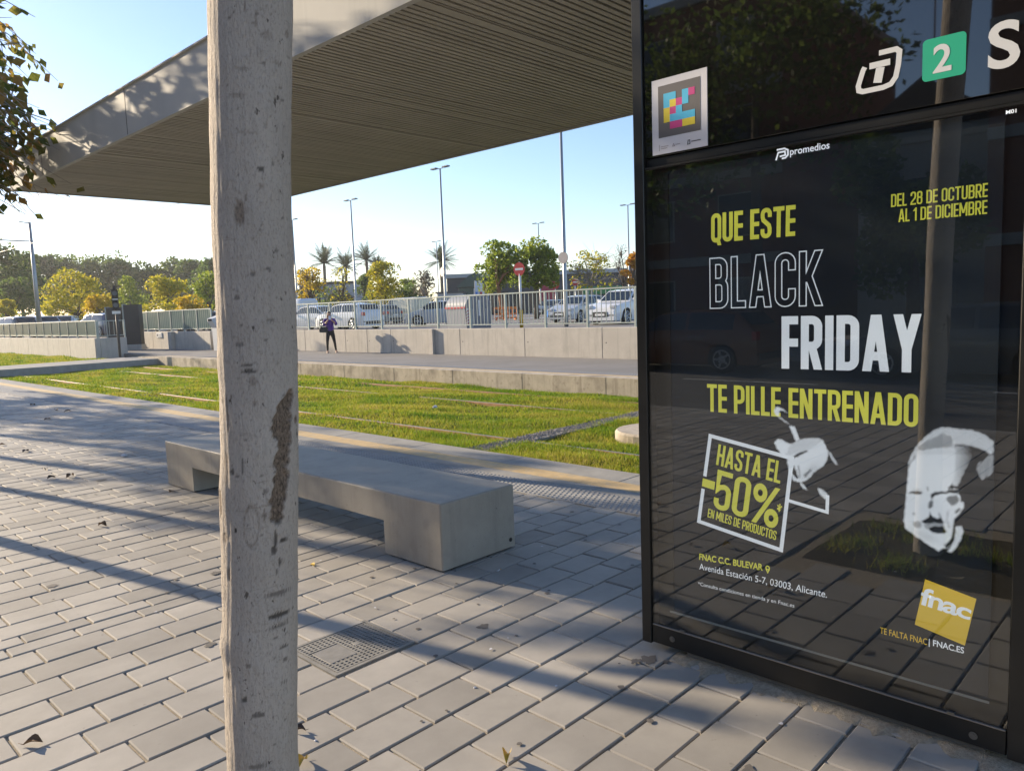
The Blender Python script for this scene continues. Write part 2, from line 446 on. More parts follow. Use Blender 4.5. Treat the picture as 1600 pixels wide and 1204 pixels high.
for _ in range(2600):
    x, y = rng.uniform(7.1, 11.9), 7.65+rng.normal(0, .12); s = rng.uniform(.008, .022)
    if abs(y-7.65) > .22: continue
    p = np.array([[1, 0, 0], [0, 1, 0], [-1, 0, 0], [0, -1, 0], [0, 0, .9]])*s*rng.uniform(.7, 1.3, (5, 3))
    V += list(p+np.array([x, y, GZ+.045])); F += [(n, n+1, n+4), (n+1, n+2, n+4), (n+2, n+3, n+4), (n+3, n, n+4)]; n += 5
struct(np_mesh('drain_pebbles', V, F, M_gravel), 'stuff')
# far platform
FX = 13.42
b = MB()
b.box((FX, -30, -.8), (FX+.02, 34.3, -.02), M_concd)
y = -30.0
while y < 34:
    b.box((FX-.006, y+.006, -.75), (FX+.5, min(y+2.494, 34.3), -.001), M_concd, .008); y += 2.5
vs = [(FX, 34.3, -.001), (FX+.5, 34.3, -.001), (FX+.5, 37.3, -.08), (FX, 37.3, -.08), (FX, 34.3, -.75), (FX+.5, 34.3, -.75), (FX+.5, 37.3, -.75), (FX, 37.3, -.75)]
b.add(vs, [(0, 1, 2, 3), (4, 5, 1, 0), (5, 6, 2, 1), (6, 7, 3, 2), (7, 4, 0, 3), (7, 6, 5, 4)], M_concd)
struct(b.build('far_platform_kerb'))
sheet('far_platform', FX+.5, -30, 18.06, 46.5, -.003, M_asph_l, .4)
sheet('far_yellow_band', FX+.32, -30, FX+.46, 34, .001, M_yellow, .004)
make_tactile('far_tactile_bumps', FX+.55, FX+.95, 6, 26, -.002, .075, .06)
# parking ground beyond the walls
PZ = .62
b = MB()
b.box((18.3, -600, PZ-.6), (1500, 1500, PZ), M_asph_l)
b.box((12.95, 40.05, PZ-.6), (14.1, 1500, PZ-.004), M_asph_l); b.box((14.101, 46.6, PZ-.6), (18.29, 1500, PZ-.004), M_asph_l)
struct(b.build('parking_ground'))
b = MB()
for k in range(9):
    yy = 14+k*2.6
    b.box((34.0, yy, PZ), (39.0, yy+.12, PZ+.004), M_paint)
for k in range(4):
    b.box((46.0+k*1.2, 22, PZ), (46.5+k*1.2, 44, PZ+.004), M_paint)
b.box((33.0, 8, PZ), (33.15, 46, PZ+.004), M_paint)
struct(b.build('parking_markings'))
# street behind the camera
sheet('street_kerb', -4.35, -60, -4.1, 90, -.01, M_edge, .4)
sheet('road', -14.5, -80, -4.35, 140, -.14, M_asph, .3)
b = MB()
for k in range(14): b.box((-9.3, -30+k*6, -.138), (-9.16, -27+k*6, -.134), M_paint)
struct(b.build('road_markings'))
sheet('far_pavement', -20.5, -80, -14.5, 140, 0.0, M_edge, .4)

# ------------------------------------------------------------------ grass blades (uncountable)
M_grass = bpy.data.materials.new('grass_blades'); M_grass.use_nodes = True
t = M_grass.node_tree; N = t.nodes; L = t.links
tc = N.new('ShaderNodeTexCoord')
n1 = N.new('ShaderNodeTexNoise'); n1.inputs['Scale'].default_value = .8; n1.inputs['Detail'].default_value = 5; n1.inputs['Roughness'].default_value = .7
mp = N.new('ShaderNodeMapping'); mp.inputs['Scale'].default_value = (1.2, .55, 1)
L.new(tc.outputs['Object'], mp.inputs[0]); L.new(mp.outputs[0], n1.inputs['Vector'])
at = N.new('ShaderNodeAttribute'); at.attribute_name = 'rnd'
ad = N.new('ShaderNodeMath'); ad.operation = 'MULTIPLY_ADD'; L.new(at.outputs['Fac'], ad.inputs[0]); ad.inputs[1].default_value = .30; L.new(n1.outputs[0], ad.inputs[2])
cr = N.new('ShaderNodeValToRGB'); L.new(ad.outputs[0], cr.inputs[0])
e = cr.color_ramp.elements
e[0].position = .44; e[0].color = (.09, .21, .014, 1); e[1].position = .95; e[1].color = (.46, .36, .10, 1)
x = e.new(.60); x.color = (.22, .30, .02, 1); x = e.new(.72); x.color = (.34, .34, .035, 1)
bs = N['Principled BSDF']; bs.inputs['Roughness'].default_value = .6; bs.inputs['Specular IOR Level'].default_value = .3
L.new(cr.outputs[0], bs.inputs['Base Color'])
tr = N.new('ShaderNodeBsdfTranslucent'); L.new(cr.outputs[0], tr.inputs[0])
ms = N.new('ShaderNodeMixShader'); ms.inputs[0].default_value = .5
L.new(bs.outputs[0], ms.inputs[1]); L.new(tr.outputs[0], ms.inputs[2]); L.new(ms.outputs[0], N['Material Output'].inputs[0])
RAILS = (6.71, 8.15, 11.05, 12.49)
def blades(x, y, z, h, wd):
    n = len(x)
    a = rng.uniform(0, 2*math.pi, n); ln = rng.normal(0, .45, (n, 2))*h[:, None]
    dx, dy = np.cos(a)*wd, np.sin(a)*wd
    V = np.empty((n, 3, 3), np.float32)
    V[:, 0] = np.stack([x-dx, y-dy, z], -1); V[:, 1] = np.stack([x+dx, y+dy, z], -1)
    V[:, 2] = np.stack([x+ln[:, 0], y+ln[:, 1], z+h], -1)
    return V
def make_grass():
    P = []
    def region(x0, x1, y0, y1, n, h0, wd, zbase):
        x = rng.uniform(x0, x1, n); y = rng.uniform(y0, y1, n)
        keep = np.ones(n, bool)
        for r in RAILS: near = np.exp(-((y-7.9)/1.6)**2); keep &= ~((np.abs(x-r) < .06) & (rng.uniform(0, 1, n) < (.78 if r == 8.15 else .62)*np.where(y < 7.8, near*.6+.35, np.maximum(near, .35+.3*np.sin(y*1.7+r)))-.08))
        keep &= ~((np.abs(y-7.65) < .10+.07*np.sin(x*5.1)*np.sin(x*1.9+1)+.03) & (x > 7.3) & (x < 11.8) & (rng.uniform(0, 1, n) < .93))
        keep &= ~(((x-9.55)**2+(y-6.2)**2) < .66**2)
        x, y = x[keep], y[keep]
        clump = .5+.5*np.sin(x*7+1.3*np.sin(y*5))*np.sin(y*6.1+x*2.7)
        clump = clump*.35+.65*(.5+.5*np.sin(x*1.9-y*.8+.6*np.sin(y*2)))
        h = (h0*(.55+.7*clump)*rng.uniform(.5, 1.35, len(x))).astype(np.float32)
        P.append(blades(x, y, zbase+wavy(x, y)-.01, h, wd*rng.uniform(.6, 1.3, len(x))))
    region(5.93, 13.38, 3.2, 9.5, 190000, .068, .006, GZ)
    region(5.93, 13.38, 9.5, 17, 110000, .064, .009, GZ)
    region(5.93, 13.38, 17, 34.1, 90000, .065, .016, GZ)
    region(5.93, 12.6, 37.5, 60, 40000, .09, .03, GZ+.22)
    region(5.93, 6.2, 3.2, 20, 9000, .11, .008, GZ)
    for q in PITS[:2]:
        k = 900; cx = rng.uniform(q[0]+.1, q[1]-.1, 9).repeat(100)+rng.normal(0, .07, k); cy = rng.uniform(q[2]+.1, q[3]-.1, 9).repeat(100)+rng.normal(0, .07, k)
        ok = (cx > q[0]) & (cx < q[1]) & (cy > q[2]) & (cy < q[3]); cx, cy = cx[ok], cy[ok]
        P.append(blades(cx, cy, np.full(len(cx), -.005), (.07*rng.uniform(.4, 1.3, len(cx))).astype(np.float32), .004*np.ones(len(cx))))
    V = np.concatenate(P); n = len(V)
    r = np.repeat(rng.uniform(0, 1, n), 3)
    o = np_mesh('grass', V.reshape(-1, 3), np.arange(n*3).reshape(-1, 3), M_grass, attr={'rnd': r})
    struct(o, 'stuff')
make_grass()
# rails: each steel rail a thing
for i, (r, lb) in enumerate(zip(RAILS, ('steel rail sunk in the grass, nearest to the paved platform', 'rusty rail with bare shiny top crossing the gravel drain close to the bench',
                                     'rusty rail between the two tracks, at the far end of the gravel drain', 'rail half hidden in grass beside the far platform kerb'))):
    b = MB()
    b.box((r-.033, -14, GZ-.1), (r+.033, 34.2, GZ+.034), M_rail, .004)
    o = b.build('tram_rail'); tag(o, lb, 'rail', 'rails of the tram tracks')
    b = MB(); b.box((r-.022, -14, GZ+.0345), (r+.018, 34.2, GZ+.038), M_rail if i in (0, 3) else M_railtop); b.build('running_surface', o)
b = MB()
b.tube([(9.55, 6.2, GZ-.1), (9.55, 6.2, GZ+.10), (9.55, 6.2, GZ+.13)], [.62, .62, .59], M_concd, 40)
tag(b.build('concrete_plinth', smooth=False), 'round concrete block sitting in the track grass beside the totem edge', 'block')
# ================================================================== CANOPY
t = thing('shelter_canopy', 'long grey flat canopy with brown slatted underside over the concrete bench', 'canopy', (4.15, 2.4, 0))
def loc(o, p): o.location = p
CX0, CX1, CY0, CY1, CZ0, CZ1 = 2.66, 5.62, -6.0, 10.74, 3.2, 3.575
OX, OY = 4.15, 2.4
def B3(b, a, c, mt, ch=0): b.box((a[0]-OX, a[1]-OY, a[2]), (c[0]-OX, c[1]-OY, c[2]), mt, ch)
b = MB()
B3(b, (CX0, CY0, CZ0-.012), (CX0+.03, CY1, CZ1), M_fascia); B3(b, (CX1-.03, CY0, CZ0-.012), (CX1, CY1, CZ1), M_fascia)
B3(b, (CX0+.031, CY1-.03, CZ0-.012), (CX1-.031, CY1, CZ1), M_fascia); B3(b, (CX0+.031, CY0, CZ0-.012), (CX1-.031, CY0+.03, CZ1), M_fascia)
b.build('fascia', t)
b = MB(); B3(b, (CX0+.035, CY0+.035, CZ1-.06), (CX1-.035, CY1-.035, CZ1-.01), M_fascia); b.build('roof_deck', t)
b = MB(); B3(b, (CX0+.036, CY0+.036, CZ0+.055), (CX1-.036, CY1-.036, CZ0+.07), M_dark); b.build('soffit_backing', t)
b = MB(); y = CY1-.05
while y > CY0+.1:
    dz = rng.normal(0, .0012)
    B3(b, (CX0+.034, y-.033, CZ0+dz), (CX1-.034, y, CZ0+.03+dz), M_slat); y -= .0515
b.build('soffit_slats', t)
b = MB()
for k in range(7):
    yy = CY1-1.3-k*2.42
    B3(b, (CX0-.0015, yy, CZ0-.011), (CX0-.0001, yy+.007, CZ1-.001), M_dark)
B3(b, (CX0-.018, CY0, CZ1+.001), (CX0+.06, CY1, CZ1+.012), M_fascia); B3(b, (CX0-.006, CY0, CZ0-.02), (CX0+.033, CY1, CZ0-.0125), M_fascia)
b.build('fascia_seams', t)
for k in range(6):
    b = MB(); B3(b, (CX0+.034, CY1-2.75-k*2.42, CZ0-.006), (CX1-.034, CY1-2.69-k*2.42, CZ0-.0022), M_slat); b.build('soffit_joint_strip', t)
for (cy) in (8.05, 1.15, -4.5):
    b = MB(); b.tube([(4.3-OX, cy-OY, -.02), (4.3-OX, cy-OY, CZ0+.054)], .075, M_galv, 20); b.build('column', t, smooth=True)

# ================================================================== BENCH
b = MB()
X0, X1, Y0, Y1, ZT, ZU, FT = 2.945, 3.592, 3.458, 7.50, .43, .235, .575
prof = [(Y0, .012), (Y0+FT, .012), (Y0+FT, ZU), (Y1-FT, ZU), (Y1-FT, .012), (Y1, .012), (Y1, ZT), (Y0, ZT)]
me = bpy.data.meshes.new('concrete_bench')
import bmesh
bm = bmesh.new()
va = [bm.verts.new((X0, p[0], p[1])) for p in prof]; vb = [bm.verts.new((X1, p[0], p[1])) for p in prof]
def quad(*v): bm.faces.new(v)
# side faces split into quads so the bevel stays clean
for V_ in (va, vb):
    bm.faces.new([V_[i] for i in (0, 1, 2, 3, 4, 5, 6, 7)])
for i in range(8):
    j = (i+1) % 8; bm.faces.new((va[i], vb[i], vb[j], va[j]))
bmesh.ops.recalc_face_normals(bm, faces=bm.faces)
eds = [e_ for e_ in bm.edges if all(v.co.z > ZT-.001 for v in e_.verts) or (e_.verts[0].co.z != e_.verts[1].co.z and {round(e_.verts[0].co.y, 3), round(e_.verts[1].co.y, 3)} <= {Y0, Y1})]
bmesh.ops.bevel(bm, geom=eds, offset=.011, segments=3, affect='EDGES', profile=.5)
bm.to_mesh(me); bm.free(); me.materials.append(M_bench)
bench = link('concrete_bench', me)
tag(bench, 'long low grey concrete bench on two block feet on the paving', 'bench')
b = MB(); b.tube([(3.545, Y0-.002, .062), (3.545, Y0+.0005, .062)], .014, M_dark, 14); b.build('lifting_hole', bench)
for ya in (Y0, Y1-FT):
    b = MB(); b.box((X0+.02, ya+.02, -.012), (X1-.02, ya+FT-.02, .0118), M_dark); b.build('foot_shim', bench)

# ================================================================== TOTEM
PX = 2.87
tot = thing('information_totem', 'tall black glass-fronted totem at the right with station header above an advert case', 'totem', (PX+.1, 1.2, 0))
TO = (PX+.1, 1.2)
def T3(b, a, c, mt, ch=0): b.box((a[0]-TO[0], a[1]-TO[1], a[2]), (c[0]-TO[0], c[1]-TO[1], c[2]), mt, ch)
UL, UR = 1.955, .455       # Y of left and right outer edges
TB, TT = .035, 3.12
b = MB()
T3(b, (PX-.012, UL-.05, TB), (PX+.19, UL, TT), M_blackmetal, .003)
T3(b, (PX-.012, UR, TB), (PX+.19, UR+.05, TT), M_blackmetal, .003)
T3(b, (PX+.012, UR+.051, 2.178), (PX+.18, UL-.051, 2.214), M_blackmetal, .003)
T3(b, (PX+.055, UR+.051, TB+.004), (PX+.18, UL-.051, 2.177), M_blackmetal)
T3(b, (PX+.03, UR+.051, 2.2145), (PX+.18, UL-.051, TT-.004), M_blackmetal)
b.build('frame', tot)
b = MB(); T3(b, (PX+.002, UR+.052, 2.2165), (PX+.029, UL-.052, TT-.01), M_header, .001); b.build('header_glass', tot)
b = MB(); T3(b, (PX-.004, UR+.052, TB+.006), (PX+.02, UL-.052, .126), M_blackmetal, .003); b.build('bottom_rail', tot)
b = MB(); T3(b, (PX-.0075, UR+.055, .1262), (PX+.004, UL-.055, .1318), M_railtop, .001)
for yy in (UL-.21, UR+.22): T3(b, (PX-.009, yy-.012, .132), (PX+.002, yy+.012, .139), M_steelbolt)
b.build('edge_trim', tot)
b = MB(); T3(b, (PX-.006, UR+.052, 2.166), (PX+.02, UL-.052, 2.1765), M_galv, .002); bb = b.build('header_trim', tot); bb.data.materials[0] = M_blackmetal
b = MB(); T3(b, (PX, UR+.053, .1335), (PX+.006, UL-.053, 2.165), M_gpane); pane = b.build('display_glass', tot)
b = MB(); T3(b, (PX+.03, UR+.12, -.02), (PX+.17, UL-.215, TB+.003), mat('plinth_grey', (.17, .165, .155), .7, var=.2)); b.build('plinth', tot)
for u, z in ((.152, .083), (1.345, .077)):
    b = MB(); c = Vector((PX-.0042-TO[0], 1.95-u-TO[1], z))
    b.tube([c+Vector((.002, 0, 0)), c+Vector((-.002, 0, 0))], .0135, M_steelbolt, 20); b.tube([c+Vector((-.002, 0, 0)), c+Vector((-.005, 0, 0))], .0085, M_steelbolt, 6)
    b.build('lock_bolt', tot)
b = MB()   # pale edge strips of the poster clamp behind the glass
T3(b, (PX+.018, 1.95-.150, .205), (PX+.021, 1.95-.130, 2.14), M_blackmetal)
T3(b, (PX+.0175, 1.95-1.385, .196), (PX+.0208, 1.95-.128, .2045), mat('clamp_strip', (.30, .31, .29), .4))
b.build('poster_clamp', tot)

b = MB(); n = 44; vs = []; fs = []
for i in range(n+1):
    y = .40+(1.80-.40)*i/n; wv = .035+.022*math.sin(i*1.7)+.015*rng.normal(); e_ = 0 if i in (0, n) else 1
    vs += [(PX+.10, y, -.004), (PX+.04, y, .012*e_+.0015*rng.normal()), (PX+.012-wv*.5, y, .007*e_+.0012*rng.normal()), (PX-.03-wv, y, -.004)]
for i in range(n):
    for j in range(3): fs.append((i*4+j, i*4+j+1, i*4+j+5, i*4+j+4))
b.add(vs, fs, M_sand); struct(b.build('mortar_bed'))
# flat lettering --------------------------------------------------------------
def text_tris(body, offset=0.0, shear=0.0, space=1.0):
    cu = bpy.data.curves.new('lettering', 'FONT'); cu.body = body; cu.offset = offset; cu.resolution_u = 5; cu.shear = shear; cu.space_character = space
    ob = bpy.data.objects.new('lettering', cu); C.objects.link(ob)
    dg = bpy.context.evaluated_depsgraph_get(); dg.update()
    me = bpy.data.meshes.new_from_object(ob.evaluated_get(dg))
    V = np.array([v.co[:2] for v in me.vertices]); F = [tuple(p.vertices) for p in me.polygons]
    bpy.data.objects.remove(ob); bpy.data.curves.remove(cu); bpy.data.meshes.remove(me)
    return V, F
def panel_mesh(name, V2, F, X, mt, parent):
    """V2 in panel coordinates (u to the right, z up) -> mesh facing the street"""
    me = bpy.data.meshes.new(name)
    px, py = (parent.location.x, parent.location.y) if parent else (0, 0)
    pz = parent.location.z if parent else 0
    me.from_pydata([(X-px, 1.95-p[0]-py, p[1]-pz) for p in V2], [], F); me.materials.append(mt); me.update()
    # make the faces look towards -X
    bm = bmesh.new(); bm.from_mesh(me)
    for f in bm.faces:
        f.normal_update()
        if f.normal.x > 0: f.normal_flip()
    bm.to_mesh(me); bm.free()
    return link(name, me, parent)
def fit_text(name, body, quad, X, mt, parent, offset=0.0, shear=0.0, space=1.0, ref=None, inset=0.0):
    """lay a line of text into the quad TL, TR, BL, BR given in panel coordinates"""
    V, F = text_tris(body, offset, shear, space)
    Vr = V if ref is None else ref
    lo, hi = Vr.min(0), Vr.max(0)
    s, q = (V[:, 0]-lo[0])/(hi[0]-lo[0]), (V[:, 1]-lo[1])/(hi[1]-lo[1])
    TL, TR, BL, BR = [np.array(p) for p in quad]
    P = (1-s)[:, None]*((1-q)[:, None]*BL+q[:, None]*TL)+s[:, None]*((1-q)[:, None]*BR+q[:, None]*TR)
    return panel_mesh(name, P, F, X, mt, parent)
def rect(u0, u1, z0, z1): return [(u0, z1), (u1, z1), (u0, z0), (u1, z0)]
def strokes(paths, wd):
    """thick poly-lines as quads with mitred joins (2-D)"""
    V = []; F = []
    for pts, closed in paths:
        P = [np.array(p, float) for p in pts]; n = len(P); o = len(V)
        for i in range(n):
            a = P[i-1] if (i > 0 or closed) else None; c = P[(i+1) % n] if (i < n-1 or closed) else None
            d1 = (P[i]-a)/np.linalg.norm(P[i]-a) if a is not None else None
            d2 = (c-P[i])/np.linalg.norm(c-P[i]) if c is not None else None
            if d1 is None: d1 = d2
            if d2 is None: d2 = d1
            n1 = np.array([-d1[1], d1[0]]); n2 = np.array([-d2[1], d2[0]]); nm = n1+n2; nm /= np.linalg.norm(nm)
            k = wd/2/max(.45, nm @ n1); V += [tuple(P[i]+nm*k), tuple(P[i]-nm*k)]
        for i in range(n if closed else n-1):
            j = (i+1) % n; F.append((o+2*i, o+2*j, o+2*j+1, o+2*i+1))
    return np.array(V), F

# heavy condensed capitals drawn as thick strokes
def glyph(c, s):
    """strokes of a capital in a box of height 1: ('p', points, closed) poly-lines and ('d', x0, y0, x1, y1) slanted bars with level ends; returns strokes and width"""
    w = {'I': s, 'M': .56, 'N': .43, 'A': .47, 'Y': .46, 'K': .45, 'E': .34, 'F': .33, 'L': .32, 'T': .40, '1': .24, '-': .24, ' ': .17, '.': s}.get(c, .41)
    L, R, T, B = s/2, w-s/2, 1-s/2, s/2; M = .5; r = min(.13, (w-s)/2-.006)
    def rr(x0, x1, y0, y1, q=r, tl=1, tr=1, br=1, bl=1):
        P = []
        for cx, cy, a0, on in ((x1-q, y1-q, 90, tr), (x1-q, y0+q, 0, br), (x0+q, y0+q, -90, bl), (x0+q, y1-q, 180, tl)):
            sx, sy = (1 if a0 in (90, 0) else -1), (1 if a0 in (90, 180) else -1)
            if not on: P.append((cx+sx*q, cy+sy*q)); continue
            P += [(cx+q*math.cos(t_), cy+q*math.sin(t_)) for t_ in np.linspace(R_(a0), R_(a0-90), 6)]
        return P
    V_ = lambda x, y0=0, y1=1: ('p', [(x, y0), (x, y1)], False)
    H_ = lambda y, x0=0, x1=w: ('p', [(x0, y), (x1, y)], False)
    if c == 'I': return [V_(L)], w
    if c == 'E': return [V_(L), H_(T), H_(M), H_(B)], w
    if c == 'F': return [V_(L), H_(T), H_(M)], w
    if c == 'L': return [V_(L), H_(B)], w
    if c == 'T': return [H_(T), V_(w/2)], w
    if c == 'H': return [V_(L), V_(R), H_(M)], w
    if c == 'N': return [V_(L), V_(R), ('d', L, 1, R, 0)], w
    if c == 'M': return [V_(L), V_(R), ('d', L, 1, w/2, .22), ('d', R, 1, w/2, .22)], w
    if c == 'A': return [('d', s*.52, 0, w/2-.012, 1), ('d', w-s*.52, 0, w/2+.012, 1), H_(.27, s*.8, w-s*.8)], w
    if c == 'Y': return [('d', s*.52, 1, w/2, .40), ('d', w-s*.52, 1, w/2, .40), V_(w/2, 0, .42)], w
    if c == 'K': return [V_(L), ('d', w-s*.55, 1, s*.85, .42), ('d', s*1.15, .56, w-s*.5, 0)], w
    if c in 'O0': return [('p', rr(L, R, B, T), True)], w
    if c == 'Q': return [('p', rr(L, R, B, T), True), ('d', w*.62, .16, w*.84, -.10)], w
    if c == 'D': return [('p', rr(L, R, B, T, r, 0, 1, 1, 0), True)], w
    if c == 'P': return [V_(L), ('p', rr(L, R, .42, T, r, 0, 1, 1, 0), True)], w
    if c == 'R': return [V_(L), ('p', rr(L, R, .44, T, r, 0, 1, 1, 0), True), ('d', w*.52, .44, R, 0)], w
    if c == 'B': return [('p', rr(L, R-.012, .53, T, .11, 0, 1, 1, 0), True), ('p', rr(L, R, B, .53, .11, 0, 1, 1, 0), True)], w
    if c == '8': return [('p', rr(L+.01, R-.01, .53, T, .11), True), ('p', rr(L, R, B, .53, .12), True)], w
    def a_(cx, cy, q, a0, a1): return [(cx+q*math.cos(t_), cy+q*math.sin(t_)) for t_ in np.linspace(R_(a0), R_(a1), 6)]
    if c == 'U': return [('p', [(L, 1)]+a_(L+r, B+r, r, 180, 270)+a_(R-r, B+r, r, 270, 360)+[(R, 1)], False)], w
    if c == 'C': return [('p', [(R, .66)]+a_(R-r, T-r, r, 0, 90)+a_(L+r, T-r, r, 90, 180)+a_(L+r, B+r, r, 180, 270)+a_(R-r, B+r, r, 270, 360)+[(R, .34)], False)], w
    if c == 'S': return [('p', [(R, .69)]+a_(R-r, T-r, r, 0, 90)+a_(L+r, T-r, r, 90, 180)+[(L, .70), (L+.03, .60), (R-.03, .42), (R, .32)]+a_(R-r, B+r, r, 0, -90)+a_(L+r, B+r, r, 270, 180)+[(L, .31)], False)], w
    if c == '2': return [('p', [(L, .68)]+a_(L+r, T-r, r, 180, 90)+a_(R-r, T-r, r, 90, 0)+[(R, .62), (R-.02, .52), (L+.02, B+.14), (L+.0, B+.02)], False), H_(B)], w
    if c == '5': return [('p', [(w-.01, T), (L, T), (L, .50), (L+.04, .56)]+a_(R-r, .60-r, r, 90, 0)+a_(R-r, B+r, r, 0, -90)+a_(L+r, B+r, r, 270, 180)+[(L, .28)], False)], w
    if c == '1': return [V_(w-L), ('d', .02, .74, w-L, .95)], w
    if c == '-': return [H_(.42)], w
    if c == '.': return [V_(L, 0, s)], w
    return [], w
def heavy_text(name, body, quad, X, mt, parent, s=.145, shrink=0.0, gap=.055):
    """text in thick strokes; shrink > 0 draws the same letters smaller by that margin all round"""
    V = []; F = []; DX = []; x = 0.0
    total = sum(glyph(c, s)[1]+gap for c in body)-gap
    k = 0
    for c in body:
        st_, w_ = glyph(c, s)
        for sk in st_:
            o_ = len(V)
            if sk[0] == 'd':
                _, x0, y0, x1, y1 = sk
                if shrink:
                    f = shrink/abs(y1-y0)
                    x0, y0, x1, y1 = x0+(x1-x0)*f, y0+(y1-y0)*f, x1-(x1-x0)*f, y1-(y1-y0)*f
                ln = math.hypot(x1-x0, y1-y0); hw = (s/2-shrink)*ln/abs(y1-y0)
                if abs(y1-y0) < abs(x1-x0): hw = s*.5
                V += [(x+x0-hw, y0), (x+x0+hw, y0), (x+x1+hw, y1), (x+x1-hw, y1)]; F.append((o_, o_+1, o_+2, o_+3))
            else:
                pts = [np.array(p) for p in sk[1]]
                if not sk[2] and shrink:
                    for a_, b_ in ((0, 1), (-1, -2)):
                        d = pts[b_]-pts[a_]; pts[a_] = pts[a_]+d/np.linalg.norm(d)*shrink
                v2, f2 = strokes([([tuple(p+np.array([x, 0])) for p in pts], sk[2])], s-2*shrink)
                V += [tuple(p) for p in v2]; F += [tuple(i+o_ for i in f) for f in f2]
            DX += [-(k % 4)*.00007]*(len(V)-o_); k += 1
        x += w_+gap
    V = np.array(V); TL, TR, BL, BR = [np.array(p) for p in quad]
    a, q = V[:, 0]/total, V[:, 1]
    P = (1-a)[:, None]*((1-q)[:, None]*BL+q[:, None]*TL)+a[:, None]*((1-q)[:, None]*BR+q[:, None]*TR)
    o = panel_mesh(name, P, F, X, mt, parent)
    for v, d in zip(o.data.vertices, DX): v.co.x += d
    return o

# poster ----------------------------------------------------------------------
PXP = PX+.022
pos = tag(link('advertising_poster', bpy.data.meshes.new('advertising_poster'), None, (PXP, 1.195, 1.17)),
          'dark poster with yellow and white sale lettering behind the totem glass', 'poster')
me = pos.data
b = MB(); b.box((0, 1.95-1.38-1.195, .2055-1.17), (.003, 1.95-.128-1.195, 2.15-1.17), M_poster)
me.from_pydata(b.v, [], b.f); me.materials.append(M_poster); me.update()
X1_, X2_, X3_ = PXP-.0012, PXP-.0018, PXP-.0024
HV = .030
heavy_text('headline', 'QUE ESTE', [(.35, 1.951), (.705, 1.947), (.349, 1.833), (.703, 1.831)], X1_, M_lime, pos)
heavy_text('date_line', 'DEL 28 DE OCTUBRE', rect(1.045, 1.338, 1.899, 1.943), X1_, M_lime, pos, .12)
heavy_text('date_line', 'AL 1 DE DICIEMBRE', rect(1.07, 1.338, 1.845, 1.889), X1_, M_lime, pos, .12)
heavy_text('outline_word', 'BLACK', rect(.340, .811, 1.562, 1.772), X1_, M_white, pos, .150)
heavy_text('outline_word_fill', 'BLACK', rect(.340, .811, 1.562, 1.772), X2_, M_poster, pos, .150, .021)
heavy_text('headline', 'FRIDAY', rect(.650, 1.150, 1.322, 1.526), X1_, M_white, pos, .155)
heavy_text('headline', 'TE PILLE ENTRENADO', rect(.324, 1.145, 1.130, 1.247), X1_, M_lime, pos, .135)
# tilted offer box
BT = [(.337, 1.026), (.693, .969), (.278, .644), (.649, .589)]
def inbox(s, q):   # s right, q up in the box
    TL, TR, BL, BR = [np.array(p) for p in BT]
    return tuple((1-s)*((1-q)*BL+q*TL)+s*((1-q)*BR+q*TR))
V, F = strokes([([BT[2], BT[0], BT[1], BT[3]], True)], .016)
panel_mesh('offer_frame', V, F, X1_, M_white, pos)
V, F = strokes([([(.679, .797), (.831, .775), (.833, .842)], False)], .013)
panel_mesh('offer_frame_arm', V, F, X1_, M_white, pos)
def box_text(name, body, s0, s1, q0, q1, off, X=X1_, mt=M_lime, sh=0.0):
    qd = [inbox(s0, q1), inbox(s1, q1), inbox(s0, q0), inbox(s1, q0)]
    if body in ('%', '*'): fit_text(name, body, qd, X, mt, pos, off, sh, .95)
    else: heavy_text(name, body, qd, X, mt, pos, off)
box_text('offer_line', 'HASTA EL', .12, .90, .70, .935, .135)
V, F = strokes([([inbox(-.02, .46), inbox(.14, .46)], False)], .036); panel_mesh('minus_sign', V, F, X2_, M_lime, pos)
V, F = strokes([([inbox(-.06, .46), inbox(.15, .46)], False)], .056); panel_mesh('minus_backing', V, F, PXP-.0015, M_poster, pos)
box_text('offer_figure', '50', .15, .58, .21, .655, .125)
box_text('offer_figure', '%', .61, .93, .20, .645, .018)
box_text('offer_star', '*', .90, .955, .40, .49, .02)
box_text('offer_line', 'EN MILES DE PRODUCTOS', .10, .93, .085, .185, .125)
fit_text('address_line', 'FNAC C.C. BULEVAR', [(.279, .501), (.571, .515), (.278, .472), (.571, .486)], X1_, M_lime, pos, .028)
V, F = strokes([([(.592+.0075*math.cos(a), .503+.0075*math.sin(a)) for a in np.linspace(0, 2*math.pi, 14)[:-1]], True), ([(.5845, .4985), (.592, .483), (.5995, .4985)], False)], .0045)
panel_mesh('map_pin', V, F, X1_, M_lime, pos)
fit_text('address_line', 'Avenida Estación 5-7, 03003, Alicante.', [(.278, .457), (.835, .464), (.278, .424), (.832, .430)], X1_, M_white, pos, .004)
fit_text('condition_line', '*Consulta condiciones en tienda y en Fnac.es', [(.271, .372), (.705, .380), (.271, .350), (.703, .358)], X1_, M_white, pos, .002)
SQ = [(1.178, .588), (1.338, .555), (1.147, .413), (1.307, .380)]
panel_mesh('gold_square', np.array([SQ[0], SQ[1], SQ[3], SQ[2]]), [(0, 1, 2, 3)], X1_, M_gold, pos)
fit_text('square_word', 'fnac', [(1.171, .560), (1.329, .530), (1.160, .492), (1.320, .474)], X2_, M_white, pos, .024, 0, .9)
fit_text('slogan', 'TE FALTA FNAC', rect(1.029, 1.189, .347, .371), X1_, M_gold, pos, .006)
fit_text('slogan', '| FNAC.ES', rect(1.194, 1.305, .343, .373), X1_, M_white, pos, .018)
fit_text('case_code', 'M01', rect(1.386, 1.414, 2.1445, 2.1565), PX-.0005, M_white, tot, .02)

